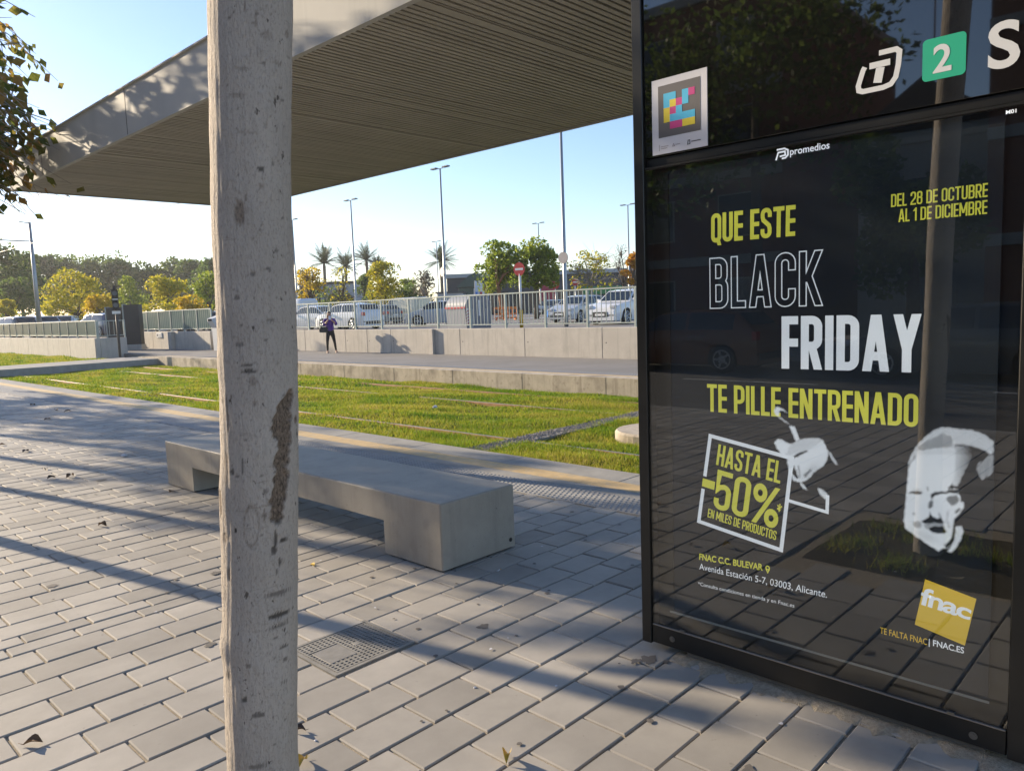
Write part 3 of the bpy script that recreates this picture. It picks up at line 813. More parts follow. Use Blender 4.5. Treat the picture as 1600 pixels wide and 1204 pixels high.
# halftone portrait and hand: dots whose size follows a simple tone map
def inpoly(x, y, poly):
    r = np.zeros(x.shape, bool); n = len(poly); j = n-1
    for i in range(n):
        xi, yi = poly[i]; xj, yj = poly[j]
        with np.errstate(divide='ignore', invalid='ignore'):
            c = ((yi > y) != (yj > y)) & (x < (xj-xi)*(y-yi)/(yj-yi+1e-12)+xi)
        r ^= c; j = i
    return r
def gs(x, y, cx, cy, sx, sy, rot=0.0):
    c, s = math.cos(rot), math.sin(rot); dx, dy = x-cx, y-cy
    return np.exp(-(((dx*c+dy*s)/sx)**2+((-dx*s+dy*c)/sy)**2))
def face_tone(x, y):
    jx = x+2.5*np.sin(y*.09)+2*np.sin(y*.31+x*.2); jy = y+2.5*np.sin(x*.1)+2*np.sin(x*.37+y*.17)
    I = lambda P: inpoly(jx, jy, P)
    t_ = np.zeros_like(x)
    t_[I([(105,440),(100,400),(118,330),(160,250),(200,195),(260,140),(330,90),(400,65),(470,72),(540,82),(640,90),(720,115),(790,150),(835,195),(832,310),(780,280),(720,250),(650,228),(560,212),(505,216),(500,260),(480,300),(140,330)])] = .86
    t_[I([(105,440),(125,340),(200,262),(330,250),(480,232),(512,250),(520,330),(520,430),(500,500),(470,560),(440,600),(500,588),(530,605),(550,650),(550,700),(582,712),(578,760),(545,800),(500,850),(488,900),(498,960),(488,1020),(450,1100),(400,1100),(365,1125),(320,1100),(230,1040),(150,985),(80,930),(66,870),(75,780),(85,680),(92,580)])] = .97
    t_[I([(512,918),(560,908),(577,950),(565,1000),(530,1080),(470,1140),(440,1130),(480,1070),(502,1010)])] = .9
    tm = I([(510,225),(650,232),(660,300),(600,420),(550,520),(525,575),(480,560),(505,430)])
    t_[tm] = np.clip(.92-(x[tm]-470)/230, .16, .85)
    st = I([(690,400),(760,330),(832,285),(832,445),(745,525),(700,470)])
    t_[st] = np.clip(.42+.5*np.sin((x[st]*.75+y[st]*.65)*.30), 0, .8)
    hs = I([(175,240),(260,185),(400,120),(480,150),(480,235),(330,245),(205,268)])
    t_[hs] -= np.clip(.30+.42*np.sin((x[hs]*.55+y[hs]*.8)*.34), 0, .7)
    hs = I([(100,440),(100,390),(160,300),(175,310),(125,380)]); t_[hs] -= .5
    for P, a in (([(105,622),(175,609),(232,624),(218,642),(165,638),(112,631)], .9), ([(120,596),(190,590),(232,606),(180,600)], .35), ([(266,575),(274,575),(278,612),(270,612)], .7),
                 ([(298,640),(340,618),(420,616),(470,598),(520,598),(545,640),(480,626),(400,636),(345,646),(312,668),(300,700)], .95), ([(428,672),(470,652),(525,650),(540,695),(515,728),(470,735),(442,702)], .72),
                 ([(285,700),(300,690),(326,706),(312,742),(282,766),(274,745)], .75), ([(212,872),(280,834),(286,795),(312,830),(350,846),(385,836),(412,880),(400,892),(330,884),(250,890)], .92), ([(240,888),(330,884),(402,890),(412,915),(340,912),(300,914)], .50), ([(300,916),(345,912),(412,916),(430,962),(400,978),(350,972),(312,968),(284,940)], .97), ([(286,795),(312,766),(300,800)], .5), ([(355,782),(378,806),(385,836),(366,826)], .45),
                 ([(140,882),(190,862),(222,898),(212,932),(150,916)], .5), ([(232,890),(290,905),(330,960),(290,955),(250,930)], .45), ([(140,805),(165,792),(160,815),(148,822)], .5), ([(485,930),(499,940),(496,1010),(470,1072),(420,1104),(432,1068),(476,1010)], .95),
                 ([(500,790),(545,752),(552,770),(515,812)], .75), ([(408,1058),(446,1075),(446,1100),(420,1090)], .7), ([(430,800),(460,770),(440,860),(470,930),(450,930),(425,870)], .25)):
        t_[I(P)] -= a
    t_ += .75*gs(x, y, 325, 806, 15, 22)+.8*gs(x, y, 383, 655, 30, 9, -.1)
    t_ -= np.where(y < 300, .35, .10)*(.5+.5*np.sin(x*.9+y*.53)*np.sin(y*.71-x*.37))
    t_ -= .18*gs(x, y, 250, 1000, 120, 40, .4)
    return np.clip(t_, 0, 1)
def hand_tone(x, y):
    jx = x+2*np.sin(y*.12)+2*np.sin(y*.33+x*.2); jy = y+2*np.sin(x*.14)
    I = lambda P: inpoly(jx, jy, P)
    t_ = np.zeros_like(x)
    t_[I([(180,500),(230,445),(290,420),(340,395),(420,385),(520,385),(560,410),(590,470),(612,540),(600,610),(560,670),(470,730),(420,790),(370,825),(320,830),(260,820),(240,770),(215,720),(190,600)])] = .93
    up = I([(180,500),(230,445),(290,420),(340,395),(420,385),(520,385),(560,410),(420,500),(300,530),(200,570)]); t_[up] = .74
    for P, a in (([(65,430),(90,398),(130,395),(190,430),(230,445),(195,520),(180,580),(140,550),(90,490)], .95), ([(62,100),(80,68),(115,72),(150,90),(205,132),(150,104),(118,104),(106,162),(75,146)], .97),
                 ([(106,160),(200,225),(216,250),(190,232),(108,176)], .8), ([(215,260),(270,265),(295,330),(322,398),(285,424),(250,340)], .93), ([(320,826),(348,840),(404,916),(360,897),(333,862)], .9),
                 ([(596,500),(640,540),(712,652),(690,657),(640,590),(618,535)], .72), ([(505,890),(540,900),(580,930),(607,960),(587,1012),(550,980),(515,930)], .82)):
        t_[I(P)] = a
    for P, a in (([(245,577),(300,540),(390,510),(412,520),(330,557),(265,592)], .9), ([(240,735),(262,655),(280,700),(308,785),(296,800),(266,775)], .9), ([(300,660),(316,670),(330,780),(318,800)], .6), ([(170,540),(200,560),(205,620),(188,600)], .5),
                 ([(360,760),(430,700),(440,715),(380,790)], .5)):
        t_[I(P)] -= a
    t_ -= .25*gs(x, y, 430, 720, 120, 40, -.7)
    return np.clip(t_, 0, 1)
def halftone(name, tone, ox, oy, sc, w_, h_, mt, pitch=11.0):
    """dots on the poster, placed by the photo rows and columns the print covers"""
    V = []; F = []; n = 0; r0 = 0; yy = 0.0
    while yy < h_:
        xs = np.arange(pitch/2 if r0 % 2 else 0, w_, pitch); tt = sum(tone(xs+dx_, np.full_like(xs, yy+dy_)) for dx_, dy_ in ((0, 0), (9, 0), (-9, 0), (0, 9), (0, -9), (6, 6), (-6, 6), (6, -6), (-6, -6)))/9
        for x, a in zip(xs, tt):
            if a < .05: continue
            h = pitch/2*min(1.0, math.sqrt(a)*1.03)
            for dx, dy in ((-h, 0), (0, -h), (h, 0), (0, h)):
                p = gx(ox+(x+dx)*sc, oy+(yy+dy)*sc, X3_); V.append((1.95-p[1], p[2]))
            F.append((n, n+1, n+2, n+3)); n += 4
        yy += pitch/2; r0 += 1
    panel_mesh(name, np.array(V), F, X3_, mt, pos)
halftone('printed_portrait', face_tone, 1400, 655, .18265, 850, 1160, M_white)
halftone('printed_hand', hand_tone, 1200, 625, .15365, 730, 1030, M_white, 12.0)

# header graphics -------------------------------------------------------------
HX = PX+.0008
def c1(x, y): p = gx(980+x*.3875, y*.3875, HX); return (1.95-p[1], p[2])
def arc(cx, cy, r, a0, a1, n=6): return [(cx+r*math.cos(a), cy+r*math.sin(a)) for a in np.linspace(R_(a0), R_(a1), n)]
lg = (.928, 1.082, 2.298, 2.432)
def L_(s, q): return (lg[0]+s*(lg[1]-lg[0]), lg[2]+q*(lg[3]-lg[2]))
fr_ = [(.50, .93), (.86, .93), (.93, .86), (.91, .55), (.86, .25), (.76, .10), (.60, .055), (.16, .055), (.075, .10), (.06, .22), (.16, .58), (.20, .66)]
V, F = strokes([([L_(*p) for p in fr_], False)], .0175)
panel_mesh('transport_mark', V, F, HX-.0006, M_hdrwhite, tot)
V, F = strokes([([L_(.30, .655), L_(.74, .655)], False)], .021); panel_mesh('transport_mark_letter', V, F, HX-.0006, M_hdrwhite, tot)
V, F = strokes([([L_(.535, .575), L_(.475, .20)], False)], .028); panel_mesh('transport_mark_letter', V, F, HX-.0006, M_hdrwhite, tot)
g0, g1, h0, h1, rr = 1.143, 1.271, 2.294, 2.428, .014
pl = arc(g1-rr, h1-rr, rr, 0, 90)+arc(g0+rr, h1-rr, rr, 90, 180)+arc(g0+rr, h0+rr, rr, 180, 270)+arc(g1-rr, h0+rr, rr, 270, 360)
panel_mesh('line_badge', np.array(pl), [tuple(range(len(pl)))], HX-.0006, M_green, tot)
fit_text('line_number', '2', rect(1.175, 1.230, 2.315, 2.404), HX-.0012, M_hdrwhite, tot, .02)
fit_text('station_letter', 'S', rect(1.332, 1.419, 2.286, 2.430), HX-.0006, M_hdrwhite, tot, .02)
GXF = PX-.0008
V, F = strokes([([(.637, 2.119), (.646, 2.146), (.672, 2.147), (.674, 2.133), (.652, 2.131)], False), ([(.640, 2.157), (.670, 2.158), (.684, 2.150), (.684, 2.132), (.674, 2.123), (.660, 2.122)], False)], .0062)
panel_mesh('maker_mark', V, F, GXF, M_white, tot)
fit_text('maker_name', 'promedios', [(.692, 2.155), (.839, 2.156), (.692, 2.121), (.839, 2.122)], GXF, M_white, tot, .012)

# colour-block sticker --------------------------------------------------------
st = tag(link('colour_block_sticker', bpy.data.meshes.new('colour_block_sticker'), None, (PX+.0005, 1.95-.218, 2.376)),
         'white sticker with coloured square blocks on the black totem header', 'sticker')
b = MB(); b.box((-.002, -.131, -.154), (.001, .131, .154), M_paper)
st.data.from_pydata(b.v, [], b.f); st.data.materials.append(M_paper); st.data.update()
SX = PX-.0022
panel_mesh('grey_field', np.array([(.119, 2.289), (.319, 2.289), (.319, 2.501), (.119, 2.501)]), [(0, 1, 2, 3)], SX, M_grey50, st)
cells = {(0,0):'c',(0,1):'c',(0,3):'c',(0,4):'m',(1,0):'c',(1,1):'y',(1,2):'m',(1,3):'c',(2,0):'y',(2,1):'m',(2,2):'c',(3,0):'y',(3,1):'c',(3,2):'c',(3,3):'c',(3,4):'c',(4,1):'m',(4,2):'m',(4,3):'y',(4,4):'y'}
for (r, c), k in cells.items():
    u, z = .1455+c*.0296, 2.4665-r*.0296
    panel_mesh('colour_block', np.array([(u, z-.0296), (u+.0296, z-.0296), (u+.0296, z), (u, z)]), [(0, 1, 2, 3)], SX-.0006, {'c': M_cyan, 'm': M_mag, 'y': M_yel}[k], st)
V, F = strokes([([(.122, 2.236), (.122, 2.262)], False), ([(.130, 2.252), (.166, 2.252)], False), ([(.130, 2.244), (.160, 2.244)], False), ([(.186, 2.246), (.191, 2.256), (.197, 2.246)], True), ([(.200, 2.251), (.222, 2.251)], False)], .0022)
panel_mesh('small_print', V, F, SX, mat('sticker_print_grey', (.25, .2, .22), .7), st)
V, F = strokes([([(.258, 2.240), (.260, 2.258), (.268, 2.258), (.269, 2.244), (.262, 2.242)], False), ([(.275, 2.251), (.318, 2.251)], False)], .0035)
panel_mesh('small_print', V, F, SX, M_plastic, st)

# ================================================================== DRAIN COVER
b = MB(); x0, x1, y0, y1 = COVER
b.box((x0+.004, y0+.004, -.03), (x1-.004, y1-.004, -.0043), mat('cast_iron', (.25, .24, .22), .75, metal=.05, var=.3, vscale=9))
mi_ = b.mats[0]
for (a, c) in (((x0, y0), (x1, y0+.018)), ((x0, y1-.018), (x1, y1)), ((x0, y0+.0181), (x0+.018, y1-.0181)), ((x1-.018, y0+.0181), (x1, y1-.0181))):
    b.box((a[0], a[1], -.02), (c[0], c[1], .0005), mi_)
cov = tag(b.build('drain_cover'), 'square cast iron drain cover with raised grid set in the paving', 'drain cover')
b = MB()
nx = 17
for i in range(nx):
    x = x0+.03+i*(x1-x0-.06)/(nx-1)
    for (ya, yb) in (((y0+.024, y1-.024),) if not (x0+.05 < x < x0+.20) else ((y0+.024, y0+.115), (y0+.285, y1-.024))):
        b.box((x-.0050, ya, -.0042), (x+.0050, yb, -.0005), mi_)
for i in range(nx):
    y = y0+.03+i*(y1-y0-.06)/(nx-1)
    for (xa, xb) in (((x0+.024, x1-.024),) if not (y0+.115 < y < y0+.285) else ((x0+.024, x0+.048), (x0+.20, x1-.024))):
        b.box((xa, y-.0050, -.0042), (xb, y+.0050, -.0009), mi_)
b.build('raised_grid', cov)
b = MB(); b.box((x0+.052, y0+.12, -.0058), (x0+.196, y0+.28, -.0015), mat('iron_plate', (.25, .24, .225), .7, metal=.1, var=.2, vscale=20), .0015); b.build('centre_plate', cov)
b = MB(); b.box((x0+.24, y0+.19, -.0058), (x0+.275, y0+.225, .0005), mi_, .002); b.build('lifting_key', cov)
# ================================================================== FOREGROUND TREE
def bark_mat(name, base, dark, mark):
    M = bpy.data.materials.new(name); M.use_nodes = True
    t = M.node_tree; N = t.nodes; L = t.links; b = N['Principled BSDF']
    b.inputs['Roughness'].default_value = .82; b.inputs['Specular IOR Level'].default_value = .25
    tc = N.new('ShaderNodeTexCoord')
    def noise(scale, sx, sy, sz, det=6, rough=.65):
        mp = N.new('ShaderNodeMapping'); mp.inputs['Scale'].default_value = (sx, sy, sz); L.new(tc.outputs['Object'], mp.inputs[0])
        n = N.new('ShaderNodeTexNoise'); n.inputs['Scale'].default_value = scale; n.inputs['Detail'].default_value = det; n.inputs['Roughness'].default_value = rough
        L.new(mp.outputs[0], n.inputs['Vector']); return n.outputs[0]
    def mr(s, a, c, d, e):
        n = N.new('ShaderNodeMapRange'); n.inputs[1].default_value = a; n.inputs[2].default_value = c; n.inputs[3].default_value = d; n.inputs[4].default_value = e
        L.new(s, n.inputs[0]); return n.outputs[0]
    def mix(f, a, c):
        m_ = N.new('ShaderNodeMix'); m_.data_type = 'RGBA'; L.new(f, m_.inputs[0])
        for k, s in ((6, a), (7, c)):
            if isinstance(s, tuple): m_.inputs[k].default_value = lin(s)
            else: L.new(s, m_.inputs[k])
        return m_.outputs[2]
    fib = noise(14, 9, 9, 2.2); fine = noise(60, 5, 5, 2.2); big = noise(5, 1, 1, .6); hor_ = noise(16, 1.2, 1.2, 7, 4); spk = noise(55, 1, 1, .55, 3)
    c = mix(mr(big, .35, .7, 0, 1), base, tuple(x*.80 for x in base))
    c = mix(mr(fib, .48, .66, 0, .34), c, tuple(x*.62 for x in base))
    c = mix(mr(fine, .50, .68, 0, .5), c, dark)
    c = mix(mr(hor_, .62, .72, 0, .38), c, dark)
    c = mix(mr(spk, .665, .71, 0, .9), c, tuple(x*.45 for x in dark))
    a = N.new('ShaderNodeAttribute'); a.attribute_name = 'mark'
    streak = mix(mr(fine, .40, .62, 0, 1), tuple(x*1.5 for x in mark), tuple(x*.5 for x in mark))
    c = mix(a.outputs['Fac'], c, streak)
    a2 = N.new('ShaderNodeAttribute'); a2.attribute_name = 'hole'
    c = mix(a2.outputs['Fac'], c, (.022, .017, .013))
    L.new(c, b.inputs['Base Color'])
    ad = N.new('ShaderNodeMath'); ad.operation = 'ADD'; L.new(fib, ad.inputs[0]); L.new(fine, ad.inputs[1])
    ad2 = N.new('ShaderNodeMath'); ad2.operation = 'MULTIPLY_ADD'; L.new(spk, ad2.inputs[0]); ad2.inputs[1].default_value = -.5; L.new(ad.outputs[0], ad2.inputs[2])
    bp = N.new('ShaderNodeBump'); bp.inputs['Strength'].default_value = .8; bp.inputs['Distance'].default_value = .008
    L.new(ad2.outputs[0], bp.inputs['Height']); L.new(bp.outputs[0], b.inputs['Normal'])
    return M
M_trunk = bark_mat('pale_smooth_bark', (.60, .53, .46), (.24, .195, .16), (.20, .15, .11))
TL = [(0.0, .668, 1.345, .082), (.45, .667, 1.347, .071), (.72, .664, 1.346, .0655), (.85, .668, 1.341, .0672), (.943, .672, 1.337, .0688), (1.0, .674, 1.334, .0688),
      (1.232, .684, 1.324, .0690), (1.30, .688, 1.320, .0697), (1.522, .696, 1.312, .0697), (1.823, .700, 1.307, .0692), (2.154, .716, 1.290, .0715), (2.6, .742, 1.265, .070), (3.5, .80, 1.20, .072)]
TLa = np.array(TL)
def trunk_pos(z): return [np.interp(z, TLa[:, 0], TLa[:, k]) for k in (1, 2, 3)]
def make_trunk():
    nz, na = 900, 150
    zs = np.linspace(0, 3.5, nz); th = np.linspace(0, 2*np.pi, na+1)[:-1]
    cx, cy, r = [np.interp(zs, TLa[:, 0], TLa[:, k]) for k in (1, 2, 3)]
    # smooth the centre line and the girth
    ker = np.hanning(61); ker /= ker.sum()
    sm = lambda a: np.convolve(np.pad(a, 30, 'edge'), ker, 'valid')
    cx, cy, r = sm(cx), sm(cy), sm(r)
    Z, T = np.meshgrid(zs, th, indexing='ij')
    phi0 = math.atan2(-1.33, -.68)              # side that faces the photographer
    A = (T-phi0+np.pi) % (2*np.pi)-np.pi         # 0 = middle of the seen side, + = photo right
    s = A*.0695                                 # arc length
    Rr = np.repeat(r[:, None], na, 1)
    wob = .0008*np.sin(3*T+Z*1.1)+.0007*np.sin(5*T-Z*5)+.0004*np.sin(Z*13+2*T)+.0004*np.sin(Z*61+T*6)+.0003*np.sin(T*31+Z*4+2*np.sin(Z*9))
    Rr = Rr+wob
    def bump(z0, a0, sz, sa, h): 
        nonlocal Rr
        Rr = Rr+h*np.exp(-((Z-z0)/sz)**2-(((A-a0+np.pi) % (2*np.pi)-np.pi)/sa)**2)
    bump(.985, -1.42, .03, .5, .005); bump(1.265, -1.45, .05, .45, .0035); bump(1.75, -1.5, .05, .5, .0015); bump(1.52, -1.4, .03, .4, .002)
    n1 = .5*np.sin(Z*61+3*np.sin(Z*23))+.3*np.sin(Z*151+A*9)+.2*np.sin(Z*317)
    mark = np.zeros_like(Z); hole = np.zeros_like(Z)
    def zpx(y): return np.interp(y, [0, 300, 560, 800, 1030, 1200], [2.154, 1.823, 1.522, 1.232, .943, .721])
    def apx(x, y):
        l = np.interp(y, [0, 300, 560, 800, 1030, 1200], [331, 333, 345, 348, 350, 356]); rr = np.interp(y, [0, 300, 560, 800, 1030, 1200], [452, 450, 463, 465, 466, 466])
        return math.asin(max(-.99, min(.99, (x-(l+rr)/2)/((rr-l)/2))))
    # long bark wound: outline measured row by row (left edge, right edge)
    ys = [606, 618, 630, 650, 670, 680, 700, 720, 740, 760, 780, 800, 806]
    lf = [449, 440, 428, 421, 423, 428, 427, 425, 423, 421, 419, 420, 428]; rt = [454, 455, 452, 450, 451, 451, 449, 446, 446, 444, 442, 440, 436]
    zz = np.array([zpx(y) for y in ys]); la = np.array([apx(x, y) for x, y in zip(lf, ys)]); ra = np.array([apx(x, y) for x, y in zip(rt, ys)])
    o = np.argsort(zz); zl, l_, r_ = zz[o], la[o], ra[o]
    n2 = np.sin(Z*97+2*np.sin(Z*41))*np.sin(Z*239); L1 = np.interp(Z, zl, l_)+.05*n1+.05*n2; R1 = np.interp(Z, zl, r_)+.04*n1-.05*n2
    inside = (Z > zl[0]) & (Z < zl[-1])
    d = np.minimum(A-L1, R1-A); wm = np.clip(d/.05+.5, 0, 1)*inside
    mark = np.maximum(mark, wm)
    Rr = Rr-.0042*np.clip(d/.10, 0, 1)*inside+.0018*np.exp(-((d+.03)/.05)**2)*inside-.0016*wm*np.abs(np.sin(A*38+2*np.sin(Z*20)))
    def ell(y, x, hy, hx, tgt, amt=1.0, dep=.0015, rot=0.0, ragged=.35):
        nonlocal mark, hole, Rr
        z0, a0 = zpx(y), apx(x, y); hz, ha = hy*.00122/1.0, hx/58/max(.35, math.cos(a0))
        dz, da = (Z-z0)/hz, (A-a0)/ha
        c, s_ = math.cos(rot), math.sin(rot); e1, e2 = dz*c+da*s_, -dz*s_+da*c
        q = np.sqrt(e1**2+e2**2)+ragged*(n1*.5+.3*np.sin(A*70+Z*40))
        m_ = np.clip((1.05-q)/.3, 0, 1)*amt
        if tgt == 'm': mark = np.maximum(mark, m_)
        else: hole = np.maximum(hole, m_)
        Rr = Rr-dep*m_
    # small scars (photo row, column, half height, half width)
    for a in ((339, 376, 20, 9, 'm', .75, .0015, .15), (318, 384, 6, 2, 'm', .7, .001), (830, 428, 14, 3.2, 'h', .8, .002, .35), (846, 426, 6, 5, 'h', .75, .002, .3),
              (834, 440, 3, 7, 'h', .8, .001), (866, 435, 7, 2.5, 'h', .75, .001, .2), (878, 431, 5, 2, 'h', .6, .001), (912, 433, 4, 20, 'h', .55, .001, 0, .8), (945, 435, 4.5, 17, 'h', .8, .002, 0, .5),
              (962, 432, 3.5, 15, 'h', .5, .001, .2, .9), (978, 428, 3, 4, 'h', .6), (996, 440, 3, 9, 'h', .7, .001, .1, .9), (1017, 443, 4.5, 4, 'h', .6), (1050, 442, 3, 9, 'h', .5, .001, 0, .9), (1166, 402, 5, 15, 'h', .45, .001, 0, .8),
              (1183, 410, 3, 22, 'h', .35, .001, 0, 1), (1013, 388, 4, 6, 'h', .5, .001, 0, .6), (1065, 382, 4, 5, 'h', .75), (1088, 402, 4, 9, 'h', .6, .001, 0, .7), (1062, 384, 3, 3, 'h', .6),
              (566, 388, 2.5, 8, 'h', .65, .001, 0, .7), (575, 390, 3, 10, 'h', .7, .001, 0, .8), (620, 351, 5, 2, 'h', .5), (590, 395, 8, 6, 'm', .45, .0006), (622, 397, 4, 4, 'm', .5),
              (716, 379, 14, 1.3, 'h', .65, .0012), (725, 364, 5, 3, 'h', .7, .001, .4), (730, 371, 3, 2.5, 'h', .6), (755, 412, 5, 4, 'h', .45, .001), (813, 369, 4, 2.2, 'h', .9, .002), (775, 349, 22, 2.5, 'm', .9, .002), (826, 354, 9, 4, 'm', .55, .001),
              (790, 411, 9, 3.5, 'm', .65, .001, .2, .8), (795, 420, 5, 3, 'm', .6), (807, 432, 4, 5, 'h', .5), (655, 459, 7, 3, 'm', .9, .001, -.5), (640, 358, 30, 1.5, 'm', .8, .0012, .05), (720, 355, 32, 3.2, 'm', .55, .001), (880, 359, 12, 2.5, 'm', .7, .001),
              (1034, 358, 8, 5, 'h', .55, .002, 0, .7), (274, 405, 3, 5, 'h', .75, .001, 0, .8), (264, 422, 3, 2.5, 'h', .5), (115, 410, 2.5, 3, 'h', .6), (72, 413, 6, 7, 'm', .40, .0005, 0, .8), (110, 430, 3, 6, 'm', .5, .0006, 0, .9), (60, 443, 6, 3, 'm', .55, .001), (300, 405, 6, 5, 'm', .5, .0005, 0, .7),
              (4, 405, 5, 4, 'm', .5), (165, 375, 3, 12, 'm', .35, .0004, 0, 1.0), (220, 385, 3, 14, 'm', .35, .0004, 0, 1.0), (125, 380, 3, 8, 'm', .4, .0004, 0, 1.0), (32, 384, 11, 1.6, 'm', .6, .0008, -.5), (52, 398, 11, 1.6, 'm', .6, .0008, -.35),
              (465, 372, 3, 5, 'h', .5), (500, 420, 3, 6, 'h', .45, .001, 0, .9), (535, 375, 3, 7, 'h', .45, .001, 0, .9), (430, 395, 3, 4, 'h', .5), (395, 428, 4, 3, 'h', .5), (365, 405, 3, 5, 'h', .4, .001, 0, .9)):
        ell(*a)
    # oval healed scar ring
    z0, a0 = zpx(806), apx(392, 806); q = np.sqrt(((Z-z0)/(30*.00122))**2+((A-a0)/(11/58))**2)+.05*n1
    ring = np.exp(-((q-1)/.10)**2); mark = np.maximum(mark, ring*.55); Rr = Rr-.001*ring
    # scattered pinholes
    for _ in range(120):
        y, x = rng.uniform(0, 1204), rng.uniform(360, 450)
        ell(y, x, rng.uniform(1, 2.2), rng.uniform(1, 2.6), 'h', rng.uniform(.25, .6), .0008, rng.uniform(0, 3), .5)
    V = np.stack([cx[:, None]+Rr*np.cos(T), cy[:, None]+Rr*np.sin(T), Z], -1).reshape(-1, 3)
    i = np.arange((nz-1)*na); rr, cc = i//na, i % na; c2 = (cc+1) % na
    F = np.stack([rr*na+cc, rr*na+c2, (rr+1)*na+c2, (rr+1)*na+cc], -1)
    return V, F, mark.ravel(), hole.ravel()
t = thing('street_tree', 'pale smooth tree trunk with a long brown bark wound, closest to the camera', 'tree', (.668, 1.345, -.02))
V, F, mk, ho = make_trunk()
np_mesh('trunk', V-np.array([.668, 1.345, -.02]), F, M_trunk, t, True, {'mark': mk, 'hole': ho})

# leafy street trees -----------------------------------------------------------
def leaves_mesh(name, P, D, S, mt, parent, fold=.18, wd=.36, attr=None):
    """pointed folded leaves: base points P, axis directions D, lengths S"""
    n = len(P); D = D/np.linalg.norm(D, axis=1, keepdims=True)
    up = rng.normal(0, 1, (n, 3)); side = np.cross(D, up); side /= np.linalg.norm(side, axis=1, keepdims=True); nr = np.cross(side, D)
    S = S[:, None]
    V = np.empty((n, 5, 3), np.float32)
    V[:, 0] = P; V[:, 1] = P+D*S*.42-side*S*wd; V[:, 2] = P+D*S*.42+nr*S*fold; V[:, 3] = P+D*S*.42+side*S*wd; V[:, 4] = P+D*S
    k = np.arange(n)[:, None]*5
    F = np.concatenate([k+np.array([0, 1, 2]), k+np.array([0, 2, 3]), k+np.array([1, 4, 2]), k+np.array([2, 4, 3])])
    r = np.repeat(rng.uniform(0, 1, n) if attr is None else attr, 5)
    return np_mesh(name, V.reshape(-1, 3), F, mt, parent, False, {'rnd': r})
M_nearleaf = leaf_mat('street_tree_leaf', [(.08, .11, .025), (.15, .16, .03), (.24, .18, .04), (.36, .20, .06)], .6)
def crown_arrays(base, height, radius, limbs, twigs, per, lsize, seed, lift=1.1, half=False):
    """limbs and twigs as tubes, leaves hung along the twigs"""
    rs = np.random.default_rng(seed); b = MB(); P = []; D = []; S = []
    cen = np.array([0, 0, base+height/2])
    for i in range(limbs):
        a = 2*math.pi*(i+rs.uniform(-.3, .3))/limbs
        if half: a = a/2-math.pi/2
        e_ = rs.uniform(.35, 1.1 if lift < 1.5 else 1.35); ln = radius*(1 if lift < 1.5 else 1+.9*max(0, e_-.6))*rs.uniform(.75, 1.1)
        p = np.array([0, 0, base-.1]); d = np.array([math.cos(a)*math.cos(e_), math.sin(a)*math.cos(e_), math.sin(e_)*lift]); pts = [p.copy()]
        for k in range(5):
            d = d+rs.normal(0, .15, 3); d /= np.linalg.norm(d); p = p+d*ln/4.2; pts.append(p.copy())
        b.tube(pts, list(np.linspace(.045, .010, 6)), M_bark2, 7)
        for j in range(twigs//limbs):
            k = rs.integers(1, 5); q = pts[k]*(1-(f := rs.uniform(0, 1)))+pts[k+1]*f
            dd = rs.normal(0, 1, 3); dd[2] = dd[2]*.45-.12
            if half and dd[0] < -.1: dd[0] *= -1
            dd /= np.linalg.norm(dd); ll = rs.uniform(.35, .95)*radius*.62
            mid = q+dd*ll*.5+rs.normal(0, .04, 3); end = q+dd*ll+np.array([0, 0, -ll*.30])
            b.tube([q, mid, end], [.008, .005, .0022], M_bark2, 4, False)
            for s_ in range(per):
                f = rs.uniform(.15, 1.03); pt = (1-f)**2*q+2*f*(1-f)*mid+f*f*end+rs.normal(0, .035, 3)
                P.append(pt); dl = dd*.5+rs.normal(0, .5, 3)+np.array([0, 0, -.75]); D.append(dl); S.append(lsize*rs.uniform(.6, 1.25))
    return b, np.array(P), np.array(D), np.array(S)
b, P, D, S = crown_arrays(3.5, 3.0, 1.6, 6, 90, 15, .12, 11)
P[:, :2] += [.80-.668, 1.20-1.345]
keepm = P[:, 2] > 3.9; b.v = [(v[0], v[1], max(v[2], 3.42) if math.hypot(v[0], v[1]) < .4 else max(v[2], 3.8)) for v in b.v]
for k in range(len(b.v)): b.v[k] = (b.v[k][0]+.132, b.v[k][1]-.145, b.v[k][2])
b.build('branches', t, smooth=True)
leaves_mesh('crown', P[keepm], D[keepm], S[keepm], M_nearleaf, t)
